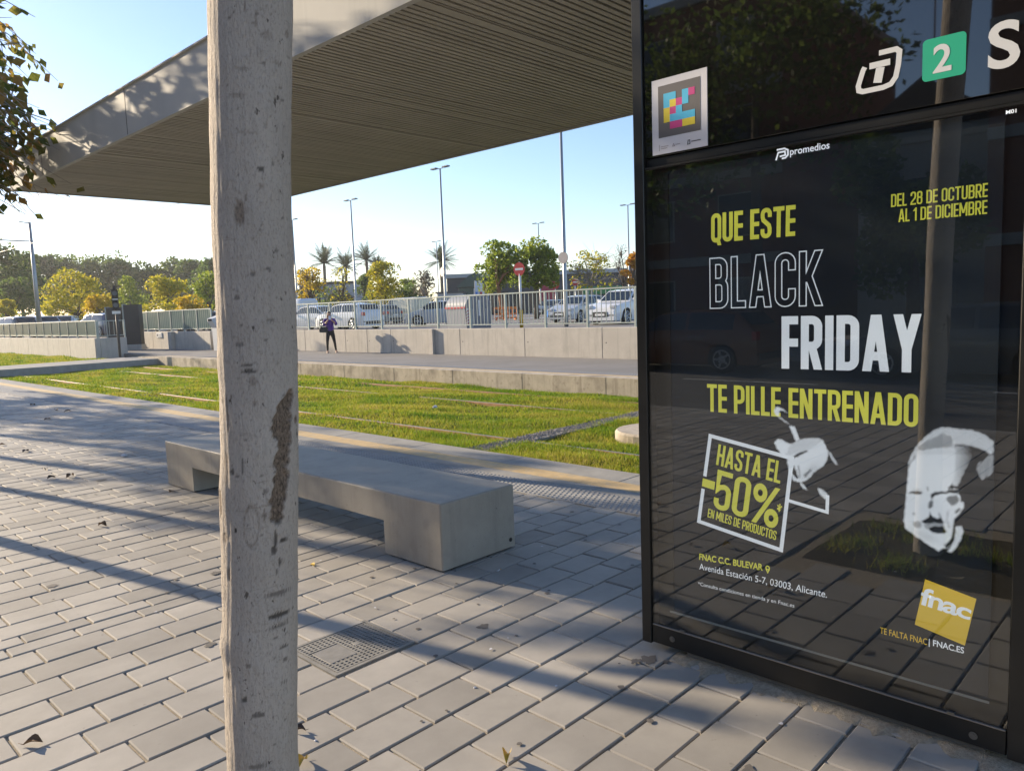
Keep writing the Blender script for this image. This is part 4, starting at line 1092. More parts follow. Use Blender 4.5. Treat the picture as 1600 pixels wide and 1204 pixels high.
# the row of street trees further along the pavement, left of the view: their branches reach into it
def street_tree(y, seed, label, x=.67, clear=4.6, hgt=3.3, rad=1.7, tw=150, off=(0, 0), lift=1.1, thin=False):
    o = thing('street_tree', label, 'tree', (x, y, -.02), 0, 'street trees along the pavement')
    b = MB(); rs = np.random.default_rng(seed)
    b.tube([(0, 0, 0), (.01, .0, .8), (rs.normal(0, .02), rs.normal(0, .02), 1.7), (0, 0, clear+.15)], [.088, .072, .068, .07], M_bark2, 16)
    b.build('trunk', o, smooth=True)
    b, P, D, S = crown_arrays(clear, hgt, rad, 12 if thin else 7, tw, 12 if thin else 17, .118 if thin else .135, seed, lift, thin)
    P[:, 0] += off[0]*np.clip((P[:, 2]-clear)/.6+.5, 0, 1); P[:, 1] += off[1]*np.clip((P[:, 2]-clear)/.6+.5, 0, 1)
    for k in range(len(b.v)):
        f = min(1, max(0, (b.v[k][2]-clear)/.6+.5)); b.v[k] = (b.v[k][0]+off[0]*f, b.v[k][1]+off[1]*f, b.v[k][2])
    if thin:
        kp = (rs.uniform(0, 1, len(P)) > np.where(P[:, 2] < 3.1, .74, .42)) & (P[:, 0] < 2.15) & ~((P[:, 0] < .8) & (P[:, 2] < 4.0)); P, D, S = P[kp], D[kp], S[kp]
    b.build('branches', o, smooth=True); leaves_mesh('crown', P, D, S, M_nearleaf, o)
    return o
TLAB = {1: 'street tree whose drooping branch of brown-green leaves hangs in at the top left corner'}
for i, y in enumerate(TREES_Y[1:], 1):
    street_tree(y, 40+i, TLAB.get(i, 'leafy street tree, %s in the paved row left of the view' % ('first', 'second', 'third', 'fourth', 'fifth', 'sixth')[i-1]), **(dict(clear=2.55, hgt=3.4, rad=1.7, tw=420, off=(.72, -.5), lift=2.4, thin=True) if i == 1 else {}))
# ================================================================== FAR PLATFORM WALLS AND RAILINGS
WX = 18.07
def wall_run(b, X, Y0, Y1, zt, joints, th=.24, zb=-.02):
    js = [Y0]+[j for j in joints if Y0 < j < Y1]+[Y1]
    for a, c in zip(js[:-1], js[1:]):
        b.box((X, a+.006, zb), (X+th, c-.006, zt), M_conc, .012)
    b.box((X+.02, Y0, zb), (X+th-.02, Y1, zt-.03), M_conc)
b = MB()
js = [13.57, 16.67, 19.74, 21.34, 23.66, 25.2, 26.71, 29.8, 32.9]
wall_run(b, WX, -12, 36.3, .91, [10.5, 7.4, 4.3, 1.2, -2, -5, -8]+js)
wl = tag(b.build('concrete_wall'), 'long pale concrete wall with vertical joints behind the far platform', 'wall')
b = MB(); b.box((WX-.11, 21.08, -.02), (WX-.001, 21.30, .905), M_conc, .01); b.build('pilaster', wl)
b = MB()
for j in js[:7]: b.tube([(WX-.002, j-.14, .46), (WX+.001, j-.14, .46)], .02, M_dark, 10)
b.build('tie_holes', wl)
b = MB()
wall_run(b, 17.1, 36.9, 46.4, .93, [38.9, 41.3, 44])
w2 = tag(b.build('concrete_wall'), 'short concrete wall with a small white notice beside the dark grey slabs', 'wall')
b = MB(); b.box((16.9, 41.1, -.02), (17.095, 41.5, .925), M_conc, .01); b.build('pilaster', w2)
b = MB(); b.box((17.1, 36.32, -.02), (18.06, 36.6, .92), M_conc, .01); b.build('end_wall', w2)
nb = MB(); nb.box((17.06, 42.7, .60), (17.098, 43.4, .88), M_whitesign)
p_ = far(252, 1, 0); 
nz = tag(nb.build('wall_notice'), 'small white notice fixed on the short concrete wall', 'notice')
b = MB(); b.box((17.05, 43.2, .68), (17.059, 43.32, .80), M_plastic); b.box((17.05, 42.78, .66), (17.059, 43.1, .69), M_lum); b.box((17.05, 42.78, .76), (17.059, 43.1, .78), M_lum); b.build('printed_mark', nz)

def railing(label, X, ys, zb, zt, bars=9, panel=None, thick=.035):
    o = thing('metal_railing', label, 'railing', (X, ys[0], zb))
    ya, yb = ys[0], ys[-1]
    b = MB(); b.box((-.025, 0, zt-zb-.045), (.025, yb-ya, zt-zb), M_galv, .004); b.build('top_rail', o)
    b = MB(); b.box((-.018, 0, .11), (.018, yb-ya, .145), M_galv, .003); b.build('bottom_rail', o)
    for y in ys:
        b = MB(); b.box((-.035, y-ya-thick, 0), (.035, y-ya+thick, zt-zb-.046), M_galv, .004); b.build('post', o)
    for y0, y1 in zip(ys[:-1], ys[1:]):
        b = MB()
        if panel:
            b.box((-.008, y0-ya+thick+.01, .15), (.008, y1-ya-thick-.01, zt-zb-.05), panel); b.build('infill_panel', o)
        if bars:
            b = MB()
            for k in range(1, bars+1):
                y = y0-ya+(y1-y0)*k/(bars+1); b.box((-.009, y-.009, .146), (.009, y+.009, zt-zb-.047), M_galv)
            b.build('bars', o)
    return o
rail_y = [5.4, 7.1, 8.9, 10.65, 12.46, 14.18, 15.85, 17.59, 19.28, 20.99, 22.64, 24.34, 26.1, 27.91, 29.6, 31.3, 33.0, 34.7, 36.3]
railing('grey-green metal railing of thin vertical bars on top of the long concrete wall', WX+.12, rail_y, .905, 2.06)
railing('metal railing with translucent panels on the short wall beside the dark grey slabs', 17.22, [36.9, 38.5, 40.1, 41.7, 43.3, 44.9, 46.4], .93, 2.06, 6, M_frost)
# lower wall on the left with translucent railing
LX = 12.65
b = MB(); wall_run(b, LX, 39.5, 75, .80, [43.2, 46.9, 50.6, 54.3, 58, 62, 66, 70], .24, -.3)
lw = tag(b.build('concrete_wall'), 'low sunlit concrete wall beyond the grass at the left edge', 'wall')
b = MB(); b.box((LX+.245, 39.5, -.3), (14.1, 39.74, .80), M_conc, .01); b.build('end_wall', lw)
ly = [39.5+1.38*k for k in range(24)]
railing('long railing of greenish translucent panels on the low wall at the left edge', LX+.12, ly, .80, 1.66, 0, M_frost, .02)
o = thing('metal_railing', 'short barred railing on the end of the low left wall', 'railing', (LX+.2, 39.6, .80))
b = MB(); b.box((.0, -.02, .80), (1.25, .02, .84), M_galv); b.box((.0, -.02, .1), (1.25, .02, .13), M_galv)
b.build('rails', o)
b = MB()
for k in range(6): b.box((.1+k*.21, -.009, .131), (.118+k*.21, .009, .799), M_galv)
b.build('bars', o)
for xx in (.02, 1.22):
    b = MB(); b.box((xx-.03, -.03, 0), (xx+.03, .03, .86), M_galv); b.build('post', o)
# dark upright slabs
def dark_slab(px0, px1, depth, label, zt):
    a, c = far(px0, depth, 0, 551), far(px1, depth, 0, 551); mid = (a+c)/2; d = (c-a); ang = math.atan2(d.y, d.x); wd = d.length
    o = thing('dark_slab', label, 'slab', (mid.x, mid.y, -.05), ang, 'dark grey upright slabs at the platform entrance')
    b = MB(); b.box((-wd/2, 0, 0), (wd/2, .55, .34), M_conc, .012); b.build('plinth', o)
    b = MB(); b.box((-wd/2+.02, .05, .341), (wd/2-.02, .47, zt), M_slabdark, .01); b.build('cladding', o)
    b = MB(); b.box((-wd/2-.05, .04, .3), (-wd/2+.018, .48, zt+.03), M_galv, .01); b.build('lit_edge', o)  # paler strip stands in for the sunlit left edge of the slab
    return o
dark_slab(170, 193, 41.5, 'left dark grey upright slab on a concrete plinth behind the tram signal', 2.38)
dark_slab(197, 222, 41.5, 'right dark grey upright slab on a concrete plinth next to the short wall', 2.50)
# tram signal
g = far(187, 36.38*math.sin(YAW)+12.65*math.cos(YAW), 0, 557)
o = thing('tram_signal', 'slim black tram signal with two round lamps at the end of the far platform', 'signal', (12.65, 36.4, -.02), R_(225))
b = MB(); b.tube([(0, 0, 0), (0, 0, 2.1)], .055, M_slabdark, 12); b.build('post', o, smooth=True)
b = MB(); b.box((-.13, -.17, 2.1), (.13, .08, 3.0), M_plastic, .02); b.box((-.06, -.06, 3.0), (.06, .04, 3.18), M_plastic, .01); hs = b.build('housing', o)
hs.rotation_euler = (0, 0, 0)
for z in (2.84, 2.32):
    b = MB(); b.tube([(0, -.20, z), (0, -.172, z)], .105, M_lum, 20); b.build('lens', o)
    b = MB(); b.tube([(0, -.30, z+.01), (0, -.171, z+.0)], [.125, .12], M_plastic, 20, False); b.build('visor', o)
b = MB(); b.box((-.11, -.18, 2.55), (.11, -.171, 2.60), M_paint); b.build('reflective_bar', o)
b = MB(); b.box((-.17, -.10, 1.93), (.17, -.07, 2.06), M_whitesign); b.build('number_plate', o)
for ch in o.children: pass
o.rotation_euler = (0, 0, R_(-19))
# pale leaning cabinet on the far platform
o = thing('platform_cabinet', 'pale grey wedge-topped cabinet on the far platform beside the tree trunk', 'cabinet', (16.8, 35.7, -.003), 0)
b = MB(); b.prism([(0, 0), (.42, 0), (.42, 1.62), (.30, 1.72), (-.22, 1.55), (-.22, 1.42), (-.02, 1.10)], 'y', -.28, .28, mat('cabinet_paint', (.50, .52, .55), .5, var=.05)); b.build('body', o)
b = MB(); b.box((-.235, -.2, 1.435), (-.221, .2, 1.54), M_cglass); b.build('display', o)
# ================================================================== WOMAN ON THE FAR PLATFORM
def skin_body(name, joints, bones, mt, parent, root=0, sub=2):
    me = bpy.data.meshes.new(name)
    me.from_pydata([j[0] for j in joints], bones, [])
    o = link(name, me, parent)
    sk = o.modifiers.new('skin', 'SKIN')
    for i, j in enumerate(joints):
        r = j[1]; me.skin_vertices[0].data[i].radius = (r, r) if not hasattr(r, '__len__') else r
        me.skin_vertices[0].data[i].use_root = (i == root)
    sb = o.modifiers.new('sub', 'SUBSURF'); sb.levels = sb.render_levels = sub
    dg = bpy.context.evaluated_depsgraph_get(); dg.update()
    m2 = bpy.data.meshes.new_from_object(o.evaluated_get(dg))
    o.modifiers.clear(); o.data = m2; m2.materials.clear()
    for x in (mt if isinstance(mt, list) else [mt]): m2.materials.append(x)
    m2.polygons.foreach_set('use_smooth', [True]*len(m2.polygons))
    return o
M_skin = mat('skin', (.42, .24, .17), .55, var=.05); M_hair = mat('brown_hair', (.10, .048, .025), .6, var=.3, vscale=30)
M_purple = mat('purple_top', (.085, .028, .24), .8, var=.2, vscale=8, bump=.3, bscale=20); M_legging = mat('black_leggings', (.014, .013, .014), .75)
M_bag = mat('bag_leather', (.03, .028, .026), .45); M_phone = mat('phone_white', (.7, .72, .78), .3)
wp = far(517, 32, 0, 551); wp = Vector((17.41, 26.83, 0))
wm = thing('person', 'woman in a purple top and black leggings holding a phone up on the far platform', 'person', (17.38, 26.75, -.003), R_(-33+4))
# local axes: -Y is the way she faces (towards the photographer), +X is her left (photo right)
J = [((0, 0, .90), (.155, .12)),           # 0 pelvis
     ((0, .005, 1.05), (.145, .105)), ((0, .0, 1.22), (.15, .115)), ((0, .01, 1.33), (.135, .095)),   # 1-3 waist, chest, upper chest
     ((0, .0, 1.415), (.052, .05)), ((0, -.015, 1.47), (.055, .06)), ((0, -.02, 1.555), (.075, .092)), ((0, -.012, 1.625), (.055, .068)),  # 4-7 neck, jaw, head, crown
     ((-.175, .01, 1.335), .058), ((-.235, -.04, 1.12), .048), ((-.135, -.20, 1.235), .038), ((-.06, -.235, 1.345), .026),   # 8-11 her right arm
     ((.175, .01, 1.335), .058), ((.26, -.04, 1.14), .048), ((.16, -.22, 1.25), .038), ((.055, -.27, 1.345), .026),          # 12-15 her left arm
     ((-.085, 0, .80), .105), ((-.125, -.01, .47), .062), ((-.135, .03, .10), .042), ((-.135, .0, .04), .042), ((-.14, -.12, .03), .032),   # 16-20 right leg
     ((.085, 0, .80), .105), ((.155, -.015, .47), .062), ((.20, .03, .10), .042), ((.20, .0, .04), .042), ((.225, -.115, .03), .032)]
Bn = [(0, 1), (1, 2), (2, 3), (3, 4), (4, 5), (5, 6), (6, 7), (3, 8), (8, 9), (9, 10), (10, 11), (3, 12), (12, 13), (13, 14), (14, 15), (0, 16), (16, 17), (17, 18), (18, 19), (19, 20), (0, 21), (21, 22), (22, 23), (23, 24), (24, 25)]
body = skin_body('body', J, Bn, [M_skin, M_legging], wm)
for p in body.data.polygons:
    z = p.center.z
    if z < .93 and z > .11: p.material_index = 1
# nose and ears pulled out of the head
for v in body.data.vertices:
    c = v.co
    if c.z > 1.50:
        k = math.exp(-((c.x)/.016)**2-((c.z-1.555)/.02)**2)
        if c.y < -.06: c.y -= .022*k
for sgn, wr in ((-1, (-.06, -.235, 1.345)), (1, (.055, -.27, 1.345))):
    w_ = np.array(wr)
    palm = w_+np.array([sgn*-.008, -.008, .055])
    j = [(tuple(w_), .024), (tuple(w_+np.array([sgn*-.004, -.006, .03])), .028), (tuple(palm), .026)]; bn = [(0, 1), (1, 2)]
    for fi, (dx, ln) in enumerate(((-.024, .05), (-.008, .06), (.009, .056), (.024, .044))):
        k0 = len(j); a = palm+np.array([dx, -.004, .012])
        j += [(tuple(a), .010), (tuple(a+np.array([-sgn*.006, -.012, ln*.5])), .0088), (tuple(a+np.array([-sgn*.020, -.030, ln*.72])), .0078)]
        bn += [(2, k0), (k0, k0+1), (k0+1, k0+2)]
    k0 = len(j); a = w_+np.array([-sgn*.030, -.014, .032])
    j += [(tuple(a), .011), (tuple(a+np.array([-sgn*.018, -.014, .026])), .009)]; bn += [(1, k0), (k0, k0+1)]
    skin_body('hand', j, bn, M_skin, wm, 0, 1)
jt = [((0, 0, .84), (.185, .14)), ((0, .005, 1.02), (.175, .13)), ((0, .0, 1.20), (.172, .135)), ((0, .01, 1.325), (.148, .11)), ((0, 0, 1.395), (.072, .065)),
      ((-.185, .01, 1.335), .072), ((-.242, -.04, 1.115), .064), ((-.165, -.17, 1.205), .052), ((.185, .01, 1.335), .072), ((.268, -.04, 1.135), .064), ((.19, -.18, 1.22), .052)]
skin_body('purple_top', jt, [(0, 1), (1, 2), (2, 3), (3, 4), (3, 5), (5, 6), (6, 7), (3, 8), (8, 9), (9, 10)], M_purple, wm)
jh = [((0, .03, 1.635), (.085, .075)), ((-.03, .045, 1.56), (.092, .07)), ((-.06, .04, 1.45), (.062, .05)), ((-.085, .02, 1.36), .035), ((.055, .05, 1.50), (.05, .05)), ((.07, .05, 1.40), .03), ((-.045, -.035, 1.648), .042), ((.04, -.035, 1.65), .042)]
skin_body('hair', jh, [(0, 1), (1, 2), (2, 3), (1, 4), (4, 5), (0, 6), (0, 7)], M_hair, wm)
for sgn, (fx, fy) in ((-1, (-.138, -.05)), (1, (.213, -.045))):
    b = MB(); b.prism([(fx-.045, fy-.10), (fx-.02, fy-.14), (fx+.02, fy-.14), (fx+.045, fy-.10), (fx+.042, fy+.10), (fx-.042, fy+.10)], 'z', .0, .062, mat('shoe_tan', (.45, .33, .26), .6)); b.build('shoe', wm)
eye = MB()
for ex in (-.03, .03): eye.tube([(ex, -.108, 1.565), (ex, -.1115, 1.565)], .011, M_plastic, 10)
eye.tube([(-.022, -.100, 1.507), (.022, -.100, 1.507)], .006, mat('lips', (.35, .10, .09), .5), 6)
eye.build('face_features', wm)
Mw = wm.matrix_basis if False else Matrix.Translation(wm.location) @ Matrix.Rotation(wm.rotation_euler.z, 4, 'Z')
ph = MB(); ph.box((-.048, -.008, -.078), (.048, .002, .078), M_phone, .002)
po = tag(ph.build('mobile_phone'), 'white phone held up in both hands by the woman on the far platform', 'phone')
po.location = Mw @ Vector((0, -.305, 1.425)); po.rotation_euler = (R_(-20), 0, wm.rotation_euler.z)
bgm = MB()
bgm.prism([(-.17, -.12), (.15, -.14), (.17, .02), (.12, .10), (-.12, .11), (-.18, .0)], 'y', -.05, .05, M_bag)
bo = tag(bgm.build('shoulder_bag'), 'dark shoulder bag hanging at the hip of the woman on the far platform', 'bag')
bo.location = Mw @ Vector((-.25, -.08, .97)); bo.rotation_euler = (0, 0, wm.rotation_euler.z)
sb = MB(); sb.tube([(-.10, .0, .10), (.05, -.03, .30), (.20, -.045, .40), (.32, .02, .43)], .010, M_bag, 6); sb.build('strap', bo)

# ================================================================== VEHICLES
PAINT = {}
def paint(n, c, rough=.3):
    if n not in PAINT: PAINT[n] = mat('car_paint_'+n, c, rough, coat=.8, spec=.5, var=.03)
    return PAINT[n]
def make_car(label, loc, rz, color, kind='hatch', group='cars parked beyond the railing', L=4.3, W=1.78, H=1.5, plate=True):
    o = thing('parked_car' if kind != 'van' else 'parked_van', label, 'car' if kind != 'van' else 'van', loc, rz, group)
    h = L/2
    # side outline heights along the length (x from rear -h to front +h)
    if kind == 'hatch':  roof = [(-h, .62), (-h+.04, .95), (-h+.16, 1.08), (-h+.55, H-.06), (-h+1.1, H), (.0, H), (.45, H-.06), (1.12, .98), (1.3, .95), (h-.35, .82), (h-.06, .66), (h, .52)]
    elif kind == 'suv':  roof = [(-h, .66), (-h+.04, 1.0), (-h+.14, 1.14), (-h+.42, H-.08), (-h+.9, H), (.0, H), (.42, H-.06), (1.08, 1.06), (1.28, 1.03), (h-.4, .95), (h-.08, .80), (h, .60)]
    elif kind == 'sedan': roof = [(-h, .62), (-h+.05, .92), (-h+.6, 1.0), (-h+1.25, H-.05), (-h+1.7, H), (.05, H), (.45, H-.06), (1.1, .97), (1.3, .94), (h-.35, .82), (h-.06, .66), (h, .52)]
    else: roof = [(-h, .7), (-h+.03, 1.4), (-h+.08, H-.12), (-h+.3, H), (.4, H), (.9, H-.06), (1.35, H-.5), (1.75, 1.12), (h-.1, .98), (h, .6)]
    belt = {'hatch': .96, 'suv': 1.08, 'sedan': .95, 'van': 1.18}[kind]
    rx = np.array([p[0] for p in roof]); rz_ = np.array([p[1] for p in roof])
    def top(x): return float(np.interp(x, rx, rz_))
    def halfw(x): 
        e_ = max(0.0, (abs(x)-(h-.75))/.75); return (W/2)*(1-.16*e_**2.2)
    tumble = .15 if kind != 'van' else .07
    wxs = (-h+.82, h-.86); wr = .325 if kind != 'suv' else .36
    wr = .34 if kind == 'van' else wr
    def sill(x):
        z = .20
        for wx in wxs:
            d = abs(x-wx); ra = wr+.05
            if d < ra: z = max(z, wr+math.sqrt(ra*ra-d*d))
        return z
    xs = sorted(set([-h, h]+list(np.linspace(-h, h, 61))+[float(v) for v in rx]+[wx+k*(wr+.05) for wx in wxs for k in (-1, -.999, 1, .999)]))
    prof = [0, .25, .5, .75, 1.0]
    def sect(x):
        tz, hw, sz = top(x), halfw(x), sill(x); bl = min(belt, tz-.02)
        pts = [(hw*.965, max(sz, .2))] if sz < .25 else [(hw, sz)]
        pts.append((hw, max(sz+.01, min(.48, bl-.05)))); pts.append((hw*.995, max(sz+.02, bl-.18))); pts.append((hw*.965, bl))
        gh = tz-bl
        k = min(1, gh/(H-belt)) if H > belt else 0
        pts.append((hw*.965-tumble*k*.55, bl+gh*.62)); pts.append((hw*.965-tumble*k-.03, bl+gh*.93)); pts.append((hw*.965-tumble*k-.16, tz)); pts.append((0, tz+.015*min(1, k+.4)))
        return pts
    b = MB(); vs = []; fs = []
    k = 8
    for x in xs:
        s_ = sect(x); vs += [(x, y, z) for y, z in s_]+[(x, -y, z) for y, z in s_[::-1][1:]]
    mrow = 2*k-1
    for i in range(len(xs)-1):
        for j in range(mrow-1): fs.append((i*mrow+j, i*mrow+j+1, (i+1)*mrow+j+1, (i+1)*mrow+j))
    fs.append(tuple(range(mrow))[::-1]); fs.append(tuple((len(xs)-1)*mrow+j for j in range(mrow)))
    b.add(vs, fs, color)
    b.build('body', o, smooth=True)
    me = o.children[0].data
    try: me.set_sharp_from_angle(angle=R_(38))
    except Exception: pass
    b = MB(); b.box((-h+.1, -W/2+.16, .17), (h-.1, W/2-.16, .45), M_plastic); b.build('underbody', o)
    # windows lie a few millimetres outside the shell
    def side_pt(x, f, sg, off=.006):
        s_ = sect(x); bl, up = s_[3], s_[5]; m_ = s_[4]
        y, z = (bl[0]+(m_[0]-bl[0])*f*2, bl[1]+(m_[1]-bl[1])*f*2) if f < .5 else (m_[0]+(up[0]-m_[0])*(f-.5)*2, m_[1]+(up[1]-m_[1])*(f-.5)*2)
        return (x, sg*(y+off), z)
    if kind == 'van': spans = [(.55, 1.35)]
    else: spans = [(-h+.55, -.42), (-.34, .86 if kind != 'suv' else .82)]
    for sg in (1, -1):
        for (a, c) in spans:
            b = MB(); n = 8; vs = []
            for i in range(n+1):
                x = a+(c-a)*i/n
                for f in (.10, .5, .90):
                    gh = top(x)-belt; vs.append(side_pt(x, f if gh > .12 else f*.9, sg))
            b.add(vs, [(i*3+j, i*3+j+1, (i+1)*3+j+1, (i+1)*3+j) for i in range(n) for j in range(2)], M_cglass); b.build('side_window', o, smooth=True)
    def screen(name, xa, xb):
        b = MB(); vs = []; n = 6
        for i in range(n+1):
            x = xa+(xb-xa)*i/n; s_ = sect(x); yw = s_[6][0]+.05 if True else 0
            for j in range(7):
                y = -yw+2*yw*j/6; vs.append((x+(.012 if xa > 0 else -.012), y, top(x)+.012))
        b.add(vs, [(i*7+j, i*7+j+1, (i+1)*7+j+1, (i+1)*7+j) for i in range(n) for j in range(6)], M_cglass); b.build(name, o, smooth=True)
    wsx = {'hatch': (.5, 1.06), 'suv': (.47, 1.03), 'sedan': (.5, 1.05), 'van': (.95, 1.68)}[kind]
    screen('windscreen', *wsx)
    if kind != 'van': screen('rear_window', -h+.20 if kind != 'sedan' else -h+.68, -h+.50 if kind != 'sedan' else -h+1.2)
    for sg in (1, -1):
        b = MB(); b.box((-h-.02, sg*W*.40-.12, .78), (-h+.10, sg*W*.40+.10, .98), M_lampr, .02); b.build('tail_lamp', o)
        b = MB(); b.box((h-.26, sg*W*.36-.17, .66 if kind != 'suv' else .74), (h-.015, sg*W*.36+.15, .79 if kind != 'suv' else .90), M_lampw, .03); b.build('headlamp', o)
        b = MB(); b.box((.78, sg*(W/2+.09)-.09, belt-.02), (.92, sg*(W/2+.09)+.09, belt+.12), color, .03); b.build('door_mirror', o)
    b = MB(); b.box((h-.03, -.42, .36), (h+.012, .42, .60), M_plastic, .01); b.build('grille', o)
    b = MB(); b.box((-h-.03, -.62, .30), (-h+.05, .62, .46), M_plastic, .02); b.build('rear_bumper', o)
    if plate:
        b = MB(); b.box((-h-.036, -.26, .64), (-h-.005, .26, .75), M_whitesign); b.build('number_plate', o)
        b = MB(); b.box((h+.013, -.26, .42), (h+.02, .26, .53), M_whitesign); b.build('number_plate', o)
    for wx in wxs:
        for sg in (1, -1):
            b = MB(); yo, yi = sg*(W/2-.005), sg*(W/2-.21)
            b.tube([(wx, yi, wr), (wx, yi+(yo-yi)*.12, wr), (wx, yo-(yo-yi)*.12, wr), (wx, yo, wr)], [wr*.94, wr, wr, wr*.93], M_tyre, 26); wo = b.build('wheel', o, smooth=False)
            b = MB(); b.tube([(wx, yo-sg*.01, wr), (wx, yo+sg*.006, wr)], wr*.30, M_rim, 14)
            for s5 in range(5):
                a = 2*math.pi*s5/5; dx, dz = math.cos(a), math.sin(a)
                b.tube([(wx+dx*wr*.2, yo+sg*.003, wr+dz*wr*.2), (wx+dx*wr*.64, yo+sg*.003, wr+dz*wr*.64)], [wr*.10, wr*.08], M_rim, 6)
            b.tube([(wx+math.cos(a)*wr*.66, yo+sg*.002, wr+math.sin(a)*wr*.66) for a in np.linspace(0, 2*math.pi, 25)], wr*.055, M_rim, 6, False)
            b.build('rim', wo, smooth=True)
    return o
white, silver, dkgrey, navy, ggrey, cream = paint('white', (.72, .73, .74)), paint('silver', (.42, .44, .46)), paint('dark_grey', (.06, .065, .07)), paint('navy', (.02, .03, .09)), paint('mid_grey', (.2, .215, .23)), paint('cream', (.62, .56, .40))
def car_at(px, depth, rz, *a, **k):
    p = far(px, depth, PZ); return make_car(a[0], (p.x, p.y, PZ), R_(rz), *a[1:], **k)
car_at(978, 36.8, 183, 'white sports utility car facing the railing, nearest to the totem', white, 'suv', L=4.5, W=1.85, H=1.62)
car_at(905, 44, 186, 'silver car parked behind the lamp post with the round sign', silver, 'hatch', L=4.2)
car_at(545, 44.5, 95, 'white car seen from behind through the railing, right beside the woman', white, 'hatch', L=4.35, W=1.82, H=1.5)
car_at(492, 48.5, 97, 'white saloon car partly hidden by the tree trunk and the woman', white, 'sedan', L=4.5, H=1.48)
car_at(588, 60, 96, 'grey-white hatchback showing red tail lamps, third car from the tree trunk', ggrey, 'hatch')
car_at(633, 64, 97, 'cream delivery van standing in the sun behind the railing', cream, 'van', L=4.6, W=1.85, H=2.05)
car_at(686, 47, 130, 'pale car half hidden by the grey rubbish container', silver, 'hatch', L=4.1)
car_at(862, 72, 190, 'dark car under the big green tree beside the dark building', dkgrey, 'hatch')
car_at(890, 70, 185, 'mid-grey estate car in the back row right of the green tree', ggrey, 'hatch')
car_at(925, 74, 188, 'navy car in the back row behind the silver car', navy, 'sedan', L=4.5)
car_at(968, 80, 100, 'white van in the back row above the white car', white, 'van', L=4.8, W=1.9, H=2.3)
car_at(23, 52, 100, 'dark grey car whose roof shows over the translucent railing at the far left', dkgrey, 'hatch')
car_at(57, 53, 98, 'silver car behind the translucent railing beside the wire mast', silver, 'hatch')
car_at(103, 56, 60, 'white car behind the translucent railing right of the wire mast', white, 'sedan', L=4.4)
car_at(158, 50, 100, 'navy blue car between the translucent railing and the dark slabs', navy, 'hatch')
car_at(262, 58, 70, 'white car behind the railing of the short wall', white, 'hatch')
car_at(305, 60, 75, 'silver car behind the railing near the pale cabinet', silver, 'hatch')
car_at(458, 62, 95, 'white van whose top shows just right of the tree trunk', white, 'van', L=4.8, W=1.9, H=2.2)

for px, dp, rz, lb, cl, kd in ((475, 78, 95, 'grey car in the far row right of the near trunk', ggrey, 'hatch'), (520, 80, 95, 'white hatchback in the far row behind the woman', white, 'hatch'), (612, 82, 97, 'dark car in the far row left of the cream van', dkgrey, 'hatch'), (655, 86, 95, 'white saloon in the far row right of the cream van', white, 'sedan'),
                               (700, 80, 95, 'silver hatchback in the far row behind the container', silver, 'hatch'), (948, 62, 188, 'silver saloon between the two white cars by the totem', silver, 'sedan'), (40, 66, 98, 'white hatchback in the back row left of the wire mast', white, 'hatch'), (130, 68, 95, 'silver car under the yellow and olive tree', silver, 'hatch'), (236, 70, 80, 'white car in the back row above the wall notice', white, 'hatch'), (330, 66, 80, 'dark car just left of the near trunk', dkgrey, 'hatch')):
    car_at(px, dp, rz, lb, cl, kd)

# ================================================================== STREET FURNITURE IN THE CAR PARK
def lamp_post(px, depth, py_top, label, py=None):
    p = far(px, depth, PZ, 480); zt = EYE+(hor(px)-py_top)/FOC*depth
    o = thing('lamp_post', label, 'street lamp', (p.x, p.y, PZ), R_(0), 'twin-headed lamp posts in the car park')
    H = zt-PZ
    b = MB(); b.tube([(0, 0, 0), (0, 0, .5), (0, 0, H)], [.105, .10, .05], M_pole, 12); b.build('pole', o, smooth=True)
    for sg in (1, -1):
        b = MB(); b.tube([(0, 0, H-.03), (0, sg*.34, H+.02)], .028, M_pole, 6); b.build('arm', o)
        b = MB(); b.box((-.14, sg*.56-.27, H-.005), (.14, sg*.56+.27, H+.085), M_lum, .03); b.build('lamp_head', o)
    return o
lamp_post(697, 49.7, 268, 'tall twin-headed lamp post behind the grey container')
lamp_post(557, 62, 316, 'twin-headed lamp post left of the yellow-green round tree')
lamp_post(465, 73.5, 346, 'twin-headed lamp post just right of the tree trunk')
lamp_post(884, 34.5, 150, 'nearest lamp post, its top hidden behind the canopy, carrying a round sign')
lamp_post(984, 72.5, 323, 'twin-headed lamp post close to the edge of the totem')
lamp_post(845, 85, 351, 'distant twin-headed lamp post above the big green tree')
lamp_post(686, 103, 379, 'most distant lamp post, thin, beside the palm left of the green tree')
def round_sign_on(px, py, depth, label, front, back, r=.27, face=1):
    p = far(px, depth, 0, py); z = EYE-(py-hor(px))/FOC*depth
    o = thing('round_sign', label, 'road sign', (p.x, p.y, z), R_(43.76))
    b = MB(); b.tube([(-.015, 0, 0), (.015, 0, 0)], r, back, 28); b.build('disc', o)
    b = MB(); b.box((.016, -.04, -.1), (.06, .04, .1), M_galv); b.build('bracket', o)
    return o
M_signback = mat('sign_back_grey', (.40, .36, .34), .5, metal=.2, var=.1)
o = round_sign_on(880, 403, 34.2, 'round sign on the nearest lamp post, its grey back turned to us', M_signback, M_signback, .26); o.rotation_euler.z = R_(5)
o = round_sign_on(691, 425, 49.2, 'round sign seen edge-on on the lamp post behind the container', M_signback, M_signback, .30); o.rotation_euler.z = R_(-15)
